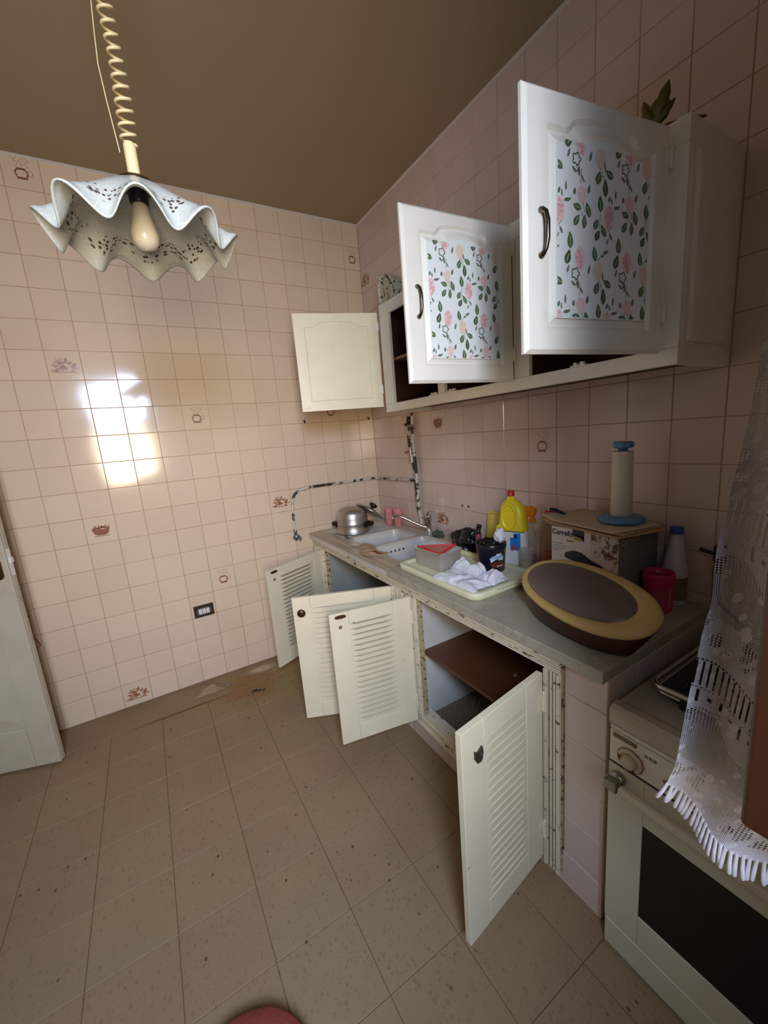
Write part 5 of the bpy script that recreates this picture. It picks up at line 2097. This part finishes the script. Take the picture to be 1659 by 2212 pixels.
JP = [(0, -.070, .078), (.004, -.074, .080), (.120, -.074, .080), (.185, -.072, .078), (.196, -.066, .076), (.203, -.052, .074), (.235, -.052, .072), (.280, -.046, .064), (.305, -.034, .048), (.322, -.018, .024), (.332, -.014, .016), (.340, -.014, .014)]
mb = MB()
rs = []
for z, a, b in JP:
    c, w_ = (a + b) / 2, (b - a) / 2
    d = min(.040, w_ * .62)
    rs.append([(c + w_ * math.copysign(abs(math.cos(t)) ** .55, math.cos(t)), z, d * math.copysign(abs(math.sin(t)) ** .7, math.sin(t))) for t in [2 * PI * k / 36 for k in range(36)]])
mb.rings(rs, True, True, True, T)
jb = mb.build('jug', M_YEL, jg)
mb = MB()
ovl = lambda s_, h: [(.006 + .033 * s_ * math.cos(t), .258 + (.060 * s_) * math.sin(t) - .012, h) for t in [2 * PI * k / 30 for k in range(30)]]
mb.rings([ovl(1.14, .0375), ovl(1.07, .0465), ovl(.97, .0465), ovl(.84, .0350), ovl(.76, .0350)], True, False, True, T)
mb.build('grip_hollow', mat('yellow_plastic', (238, 220, 30), 0.35), jb)
mb = MB()
mb.lathe([(.0175, .0), (.0175, .021), (.015, .023), (.0001, .023)], T @ Vector((0, .338, 0)), 22)
mb.build('cap', mat('red_cap', (206, 44, 40), 0.35), jg)
mb = MB()
lab_ = lambda g: [[(.003 + (.0785 + g) * math.copysign(abs(math.cos(t)) ** .55, math.cos(t)), z, (.0408 + g) * math.copysign(abs(math.sin(t)) ** .7, math.sin(t))) for t in [PI * k / 24 for k in range(25)]] for z in (.020, .178)]
mb.rings(lab_(.0003), False, False, False, T)
lb = mb.build('label', mat('white_label', (232, 232, 236), 0.4, var=.03), jb, fix=False)
mb = MB()
for z0, z1, x0, x1, mi in ((.176, .1795, -.070, .078, 1), (.090, .150, .012, .060, 0), (.140, .172, .030, .060, 0), (.148, .165, .030, .044, 1)):
    n = 6
    mb.rings([[(x0 + (x1 - x0) * k / n, z, .0416 + .0001 * mi - .012 * abs((x0 + (x1 - x0) * k / n) / .08) ** 4) for k in range(n + 1)] for z in (z0, z1)], False, False, False, T, mi)
mb.build('label_print', [mat('label_blue', (36, 140, 226), 0.4), mat('label_navy', (28, 34, 96), 0.4)], jb, fix=False)
text('lettering', 'JU', .030, T @ Matrix.Translation((.022, .094, .0422)), mat('label_red', (206, 52, 40), 0.4), jb, .0012)
sp = thing('spray_bottle', (-0.050, -1.505, CZ), 'clear spray bottle with an orange trigger between the yellow jug and the red bottle', 'bottle')
M_CLEAR = mat('clear_thin_plastic', (206, 200, 196), 0.12, var=.04, alpha=0.27)
mb = MB()
mb.lathe([(.034, 0), (.036, .004), (.036, .110), (.030, .150), (.015, .185), (.013, .205)], (-.052, -1.510, CZ + .0003), 26)
mb.build('bottle', M_CLEAR, sp)
mb = MB()
mb.lathe([(.033, .0), (.0345, .003), (.0345, .034), (.0001, .034)], (-.052, -1.510, CZ + .0008), 24)
mb.build('liquid', mat('orange_liquid', (206, 92, 44), 0.2, alpha=.8), sp)
M_OR = mat('orange_plastic', (240, 150, 24), 0.35, var=.04)
mb = MB()
T = frame((-.052, -1.510, CZ + .206), (0.2, -.98, 0), (0, 0, 1), (-.98, -.2, 0))
mb.lathe([(.016, 0), (.0165, .022), (.012, .026)], (-.052, -1.510, CZ + .2055), 18)
mb.build('collar', M_OR, sp)
mb = MB()
mb.prism([(-.024, .028), (.030, .028), (.034, .040), (.034, .062), (.010, .070), (-.030, .066), (-.034, .050)], -.012, .012, T)
tg = mb.build('spray_head', M_OR, sp, .003)
mb = MB()
mb.prism([(.012, .0275), (.022, .0275), (.036, -.004), (.030, -.010), (.018, .008)], -.007, .007, T)
mb.build('trigger', M_OR, tg, .002)
jr = thing('glass_jar', (-0.218, -1.588, CZ), 'clear plastic cup with yellowish dregs beside the navy tub', 'jar')
mb = MB()
mb.lathe([(.028, 0), (.030, .003), (.031, .10), (.0325, .112), (.030, .112), (.028, .01)], (-.176, -1.596, CZ + .0003), 24)
mb.build('cup', M_CLEAR, jr)
mb = MB()
mb.lathe([(.026, 0), (.0272, .002), (.0275, .042), (.0001, .042)], (-.176, -1.596, CZ + .011), 22)
mb.build('dregs', mat('yellow_green_dregs', (196, 180, 92), 0.3, alpha=.75), jr)
jr.location = (-.176, -1.596, CZ)
for ch in jr.children:
    ch.data.transform(Matrix.Translation(Vector((-.218, -1.588, CZ)) - Vector((-.176, -1.596, CZ))))
rb = thing('squeeze_bottle', (-0.045, -1.615, CZ), 'clear bottle with red liquid, red cap and white nozzle beside the cardboard box', 'bottle')
mb = MB()
mb.lathe([(.038, 0), (.040, .004), (.039, .07), (.030, .13), (.016, .195), (.0135, .232), (.0135, .238)], (-.045, -1.617, CZ + .0003), 26)
mb.build('bottle', M_CLEAR, rb)
mb = MB()
mb.lathe([(.036, .0), (.0385, .003), (.0375, .068), (.0001, .068)], (-.045, -1.617, CZ + .0008), 24)
mb.build('liquid', mat('red_liquid', (238, 56, 38), 0.2), rb)
mb = MB()
mb.lathe([(.0175, .0), (.0175, .026), (.015, .028), (.0001, .028)], (-.045, -1.617, CZ + .2385), 20)
mb.build('cap', mat('red_cap', (206, 44, 40), 0.35), rb)
mb = MB()
mb.lathe([(.006, 0), (.005, .010), (.003, .016), (.0001, .017)], (-.045, -1.617, CZ + .267), 12)
mb.build('nozzle', M_WHITEP, rb)

# --- the cardboard box
bo = thing('cardboard_box', (-0.148, -1.930, CZ), 'grey and white cardboard appliance box standing against the tiles', 'box')
BZ = 1.137
mb = MB()
bxw = (-0.275, -0.022, -2.060, -1.801)
mb.box(bxw[0] + .0015, bxw[1], bxw[2] + .0015, bxw[3], CZ, BZ - .002)
mb.build('carton', mat('warm_grey_card', (126, 118, 110), 0.7, var=.1), bo, .001)
Tf = frame((bxw[0], bxw[3], CZ), (0, -1, 0), (0, 0, 1), (-1, 0, 0))    # front face: a to the right, b up
WF, HF = .259, BZ - CZ
mb = MB()
cut = [(0.002, .002), (WF * .62, .002), (WF * .62, HF - .045), (.135, HF - .045), (.135, HF - .040), (.096, HF - .040), (.088, HF - .028), (.090, HF - .001), (.002, HF - .001)]
mb.prism(cut, .0002, .0012, Tf)
mb.prism([(.1355, HF - .0445), (WF * .62, HF - .0445), (WF * .62, HF - .001), (.1355, HF - .001)], .0002, .0012, Tf)
mb.build('front_print', mat('white_card', (214, 206, 196), 0.6, var=.03), bo)
mb = MB()
mb.box(WF * .622, WF - .001, .002, HF - .001, .0002, .0012, Tf)
mb.build('front_photo', photo_mat(), bo)
mb = MB()
mb.box(.0905, .1348, HF - .0395, HF - .0015, .0003, .0006, Tf)
mb.build('torn_hole', M_BLACK, bo)
mb = MB()
mb.add([(.089, HF - .028, .0013), (.097, HF - .041, .0013), (.134, HF - .041, .0013), (.131, HF - .028, .012), (.100, HF - .022, .010)], [(0, 1, 2, 3, 4)], Tf)
o = mb.build('torn_flap', mat('brown_card', (184, 148, 100), 0.8), bo, fix=False)
o.modifiers.new('t', 'SOLIDIFY').thickness = .0015
M_INKG = mat('charcoal_ink', (56, 52, 54), 0.5)
text('lettering', 'Carrefo', .0285, Tf @ Matrix.Translation((.004, HF - .030, .0013)), M_INKG, bo, .0010, sx=.95)
text('lettering', 'home', .015, Tf @ Matrix.Translation((.066, HF - .052, .0013)), M_INKG, bo, .0002, sx=.8)
mb = MB()
rnd = random.Random(3)
for r in range(4):
    x = .008
    ww = (.036, .054, .040, .022)[r]
    while x < .008 + ww:
        w_ = rnd.uniform(.002, .006)
        mb.box(x, x + w_ * .7, HF - .066 - r * .0095, HF - .0625 - r * .0095, .0012, .0015, Tf)
        x += w_
mb.build('small_print', mat('grey_ink', (136, 130, 128), 0.5), bo)
mb = MB()
gp = [(.058, .190 - .02), (.062, .200 - .018), (.095, .207 - .012), (.125, .205 - .012), (.160, .186 - .012), (.206, .168 - .010), (.204, .156 - .01), (.160, .150 - .01), (.130, .142), (.098, .158 - .005), (.060, .166 - .004)]
gp = [(a, b - .005) for a, b in gp]
mb.prism(gp, .0013, .0018, Tf)
mb.build('printed_grill', mat('print_black', (40, 36, 42), 0.4, var=.5, scale=60), bo)
Ts = frame((bxw[0], bxw[2], CZ), (1, 0, 0), (0, 0, 1), (0, -1, 0))
text('lettering', 'Carrefour', .031, Ts @ Matrix.Translation((.010, HF - .034, .0004)), mat('pale_grey_ink', (170, 160, 152), 0.5), bo, .0006, sx=.92)
text('lettering', 'home', .016, Ts @ Matrix.Translation((.062, HF - .052, .0004)), mat('grey_ink', (136, 130, 128), 0.5), bo, .0003)
# flattened cartons / newspapers on top
NPZ = BZ
offs = [(0.000, 0.000, .8, news_mat()), (-.010, -.012, -2.0, mat('brown_card', (184, 148, 100), 0.8)), (.006, -.004, 1.5, news_mat()), (-.004, .004, -1.0, mat('pale_card', (206, 184, 152), 0.8, var=.08))]
for k, (dx, dy, an, m) in enumerate(offs):
    mb = MB()
    an = math.radians(an - 9)

    def sheet(a, b, k=k, dx=dx, dy=dy, an=an):
        x, y = (a - .5) * .225, (b - .5) * .325
        X, Y = x * math.cos(an) - y * math.sin(an), x * math.sin(an) + y * math.cos(an)
        Y2 = -1.928 + Y + dy
        z = NPZ + .0042 + k * .0056 + .0010 * math.sin(X * 20)
        over = max(0, -1.79 - Y2 * 1.0) if False else max(0, Y2 + 1.79)
        z += .35 * over - (.9 * max(0, -2.07 - Y2)) * .2
        return (min(-.172 + X + dx, -.008), Y2, z)
    mb.grid(sheet, 12, 24)
    o = mb.build(('newspaper' if k % 2 == 0 else 'card_sheet'), m, fix=False)
    o.modifiers.new('t', 'SOLIDIFY').thickness = .003
    tag(o, ('printed newspaper lying directly on the cardboard box, lowest of the pile', 'brown flattened card sheet above the lowest newspaper on the box', 'folded newspaper between two card sheets on the box', 'pale card sheet on top of the pile under the blue paper towel stand')[k], ('newspaper' if k % 2 == 0 else 'cardboard'))
PZ = NPZ + .0042 + 3 * .0056 + .003
mb = MB()
mb.tube([(-.200, -1.738, PZ + .020), (-.196, -1.765, PZ + .016), (-.190, -1.80, PZ + .006)], [.006, .0075, .004], 8)
tag(mb.build('table_knife', M_BLACK), 'black knife handle poking out at the left end of the newspapers', 'knife')
# paper towel stand
pt = thing('paper_towel_stand', (-0.150, -1.995, PZ), 'blue scalloped stand with a slim white paper towel roll on the newspapers', 'paper towel')
QX, QY = -.158, -1.998
M_BLUE = mat('dusty_blue_plastic', (84, 134, 170), 0.45, var=.08)


def scal(r, z, n=8, amp=.10):
    return [(QX + r * (1 + amp * abs(math.sin(n * t / 2))) * math.cos(t), QY + r * (1 + amp * abs(math.sin(n * t / 2))) * math.sin(t), z) for t in [2 * PI * k / 96 for k in range(96)]]


mb = MB()
mb.rings([scal(.064, PZ + .0005), scal(.070, PZ + .004), scal(.069, PZ + .015), scal(.058, PZ + .020), scal(.034, PZ + .021, amp=.02)], True, True, True)
mb.build('base', M_BLUE, pt)
mb = MB()
mb.cyl((QX, QY, PZ + .0212), (QX, QY, PZ + .262), .009)
mb.build('rod', M_BLUE, pt)
mb = MB()
mb.lathe([(.031, 0), (.034, .002), (.0325, .224), (.030, .226), (.016, .226), (.015, .223)], (QX, QY, PZ + .0215), 32)
mb.build('paper_roll', mat('paper_towel', (216, 204, 186), 0.95, var=.04, scale=90, bump=.5, bscale=240), pt)
mb = MB()
mb.rings([scal(.012, PZ + .249, 8, .05), scal(.014, PZ + .256), scal(.026, PZ + .259), scal(.029, PZ + .263), scal(.029, PZ + .276), scal(.025, PZ + .280), scal(.010, PZ + .281)], True, True, True)
mb.build('top_knob', M_BLUE, pt)
# white bottle and pink tub
wbt = thing('white_bottle', (-0.046, -2.125, CZ), 'ribbed white plastic bottle with a blue cap behind the pink tub', 'bottle')
mb = MB()
mb.lathe([(.036, 0), (.039, .004), (.039, .105), (.037, .125), (.031, .160), (.030, .164), (.028, .180), (.027, .184), (.024, .205), (.023, .209), (.020, .228), (.0165, .240), (.0165, .250)], (-.047, -2.128, CZ + .0003), 30)
mb.build('bottle', mat('white_milky_plastic', (204, 200, 200), 0.3, var=.04), wbt)
mb = MB()
mb.lathe([(.0394, .018), (.0394, .100)], (-.047, -2.128, CZ), 30, caps=False)
mb.build('label', mat('brown_label', (120, 92, 72), 0.5, var=.6, scale=60), wbt, fix=False)
mb = MB()
mb.lathe([(.020, .0), (.0205, .020), (.018, .023), (.0001, .023)], (-.047, -2.128, CZ + .2508), 24)
mb.build('cap', mat('blue_cap', (40, 72, 156), 0.35), wbt)
pk = thing('pink_tub', (-0.142, -2.122, CZ), 'deep pink open plastic tub with a worn label at the end of the worktop', 'tub')
mb = MB()
KX, KY = -.143, -2.122
mb.lathe([(.042, 0), (.044, .004), (.045, .098), (.0475, .106), (.0475, .128), (.0455, .134), (.041, .134), (.0405, .108), (.040, .010)], (KX, KY, CZ + .0003), 34)
mb.build('tub', mat('raspberry_plastic', (196, 40, 84), 0.32, var=.05), pk)
va2 = math.atan2(CAM.y - KY, CAM.x - KX)
mb = MB()
mb.rings([[(KX + .0456 * math.cos(va2 + a), KY + .0456 * math.sin(va2 + a), CZ + z) for a in [-.5 + 1.3 * k / 12 for k in range(13)]] for z in (.018, .082)], False, False, False)
mb.build('label', mat('worn_pink_label', (176, 64, 84), 0.4, var=.5, scale=50), pk, fix=False)
mb = MB()
for a in (.80,):
    mb.tube([(KX + .0465 * math.cos(va2 + a), KY + .0465 * math.sin(va2 + a), CZ + z) for z in (.022, .090)], .0012, 6)
mb.build('label_edge', mat('pale_pink_tag', (206, 180, 196), 0.4), pk)

# --- large oval lamp shell leaning on the box
ov_ = thing('oval_lamp_cover', (-0.455, -2.055, CZ), 'large oval brown and mustard plastic lamp shell with smoky dome lying on the worktop', 'lamp')
e1 = Vector((.17, .98, .068)).normalized()
nn = Vector((-.4, 0, 1)).normalized()
e2 = nn.cross(e1).normalized()
e1 = e2.cross(nn).normalized()
OC = Vector((-.456, -2.056, .915 + .4 * (.62 - .456)))
N = 72


def oval(cx, cy, a, b, h, egg=0.0, p=.92):
    out = []
    cx, cy, a, b = cx + .012, cy - .006, a * .944, b * .925
    for k in range(N):
        t = 2 * PI * k / N
        c_, s_ = math.cos(t), math.sin(t)
        x = a * math.copysign(abs(c_) ** p, c_)
        y = b * math.copysign(abs(s_) ** p, s_) * (1 - egg * c_)
        out.append(OC + e1 * (cx + x) + e2 * (cy + y) + nn * h)
    return out


def foot(a, b, z, cx=0.0, cy=0.0):
    out = []
    for k in range(N):
        t = 2 * PI * k / N
        q = OC + e1 * (cx + a * math.cos(t)) + e2 * (cy + b * math.sin(t))
        out.append(Vector((q.x, q.y, z)))
    return out


base_r = oval(0, 0, .250, .130, -.004)
f0 = foot(.172, .070, CZ + .0004, .012, .018)
f1 = foot(.188, .082, CZ + .005, .012, .016)
mid = [f1[k].lerp(base_r[k], .55) + (base_r[k] - OC)  .normalized() * .004 for k in range(N)]
mb = MB()
mb.rings([f0, f1, mid, oval(0, 0, .252, .132, -.012), base_r], True, True, False)
mb.build('base_shell', mat('dark_brown_gloss_plastic', (66, 32, 22), 0.3, var=.1), ov_)
mb = MB()
mb.rings([oval(0, 0, .252, .132, -.010), oval(0, 0, .256, .136, -.002), oval(0, 0, .254, .134, .006), oval(.004, 0, .243, .124, .011), oval(.022, .002, .213, .108, .012), oval(.022, .002, .208, .103, .008)], True, False, False)
mb.build('rim', mat('mustard_plastic', (206, 176, 112), 0.38, var=.06), ov_)
mb = MB()
dome = [oval(.022, .002, .209 * f, .104 * f, .007 + .026 * math.sqrt(max(0, 1 - f * f))) for f in (1, .97, .9, .8, .65, .45, .2, .02)]
mb.rings(dome, True, False, True)
mb.build('dome', mat('smoky_translucent_plastic', (112, 98, 92), 0.38, var=.12, scale=12), ov_)

# --- something dark red and rounded on the floor, not identified; its padded form is guessed
fb = thing('red_floor_object', (-1.625, -2.012, 0), 'dark red rounded unidentified cushion on the floor at the bottom edge of the photo', 'cushion')
mb = MB()
mb.lathe([(.06, 0), (.13, .006), (.165, .03), (.172, .05), (.16, .075), (.10, .095), (.03, .102), (.0001, .103)], (-1.625, -2.012, .0006), 40)
for v in mb.v:
    v.z += .004 * noise.noise(v * 30) * (v.z > .01)
mb.build('pad', mat('dark_red_fabric', (150, 62, 56), 0.95, var=.25, scale=40, bump=.6, bscale=160), fb)
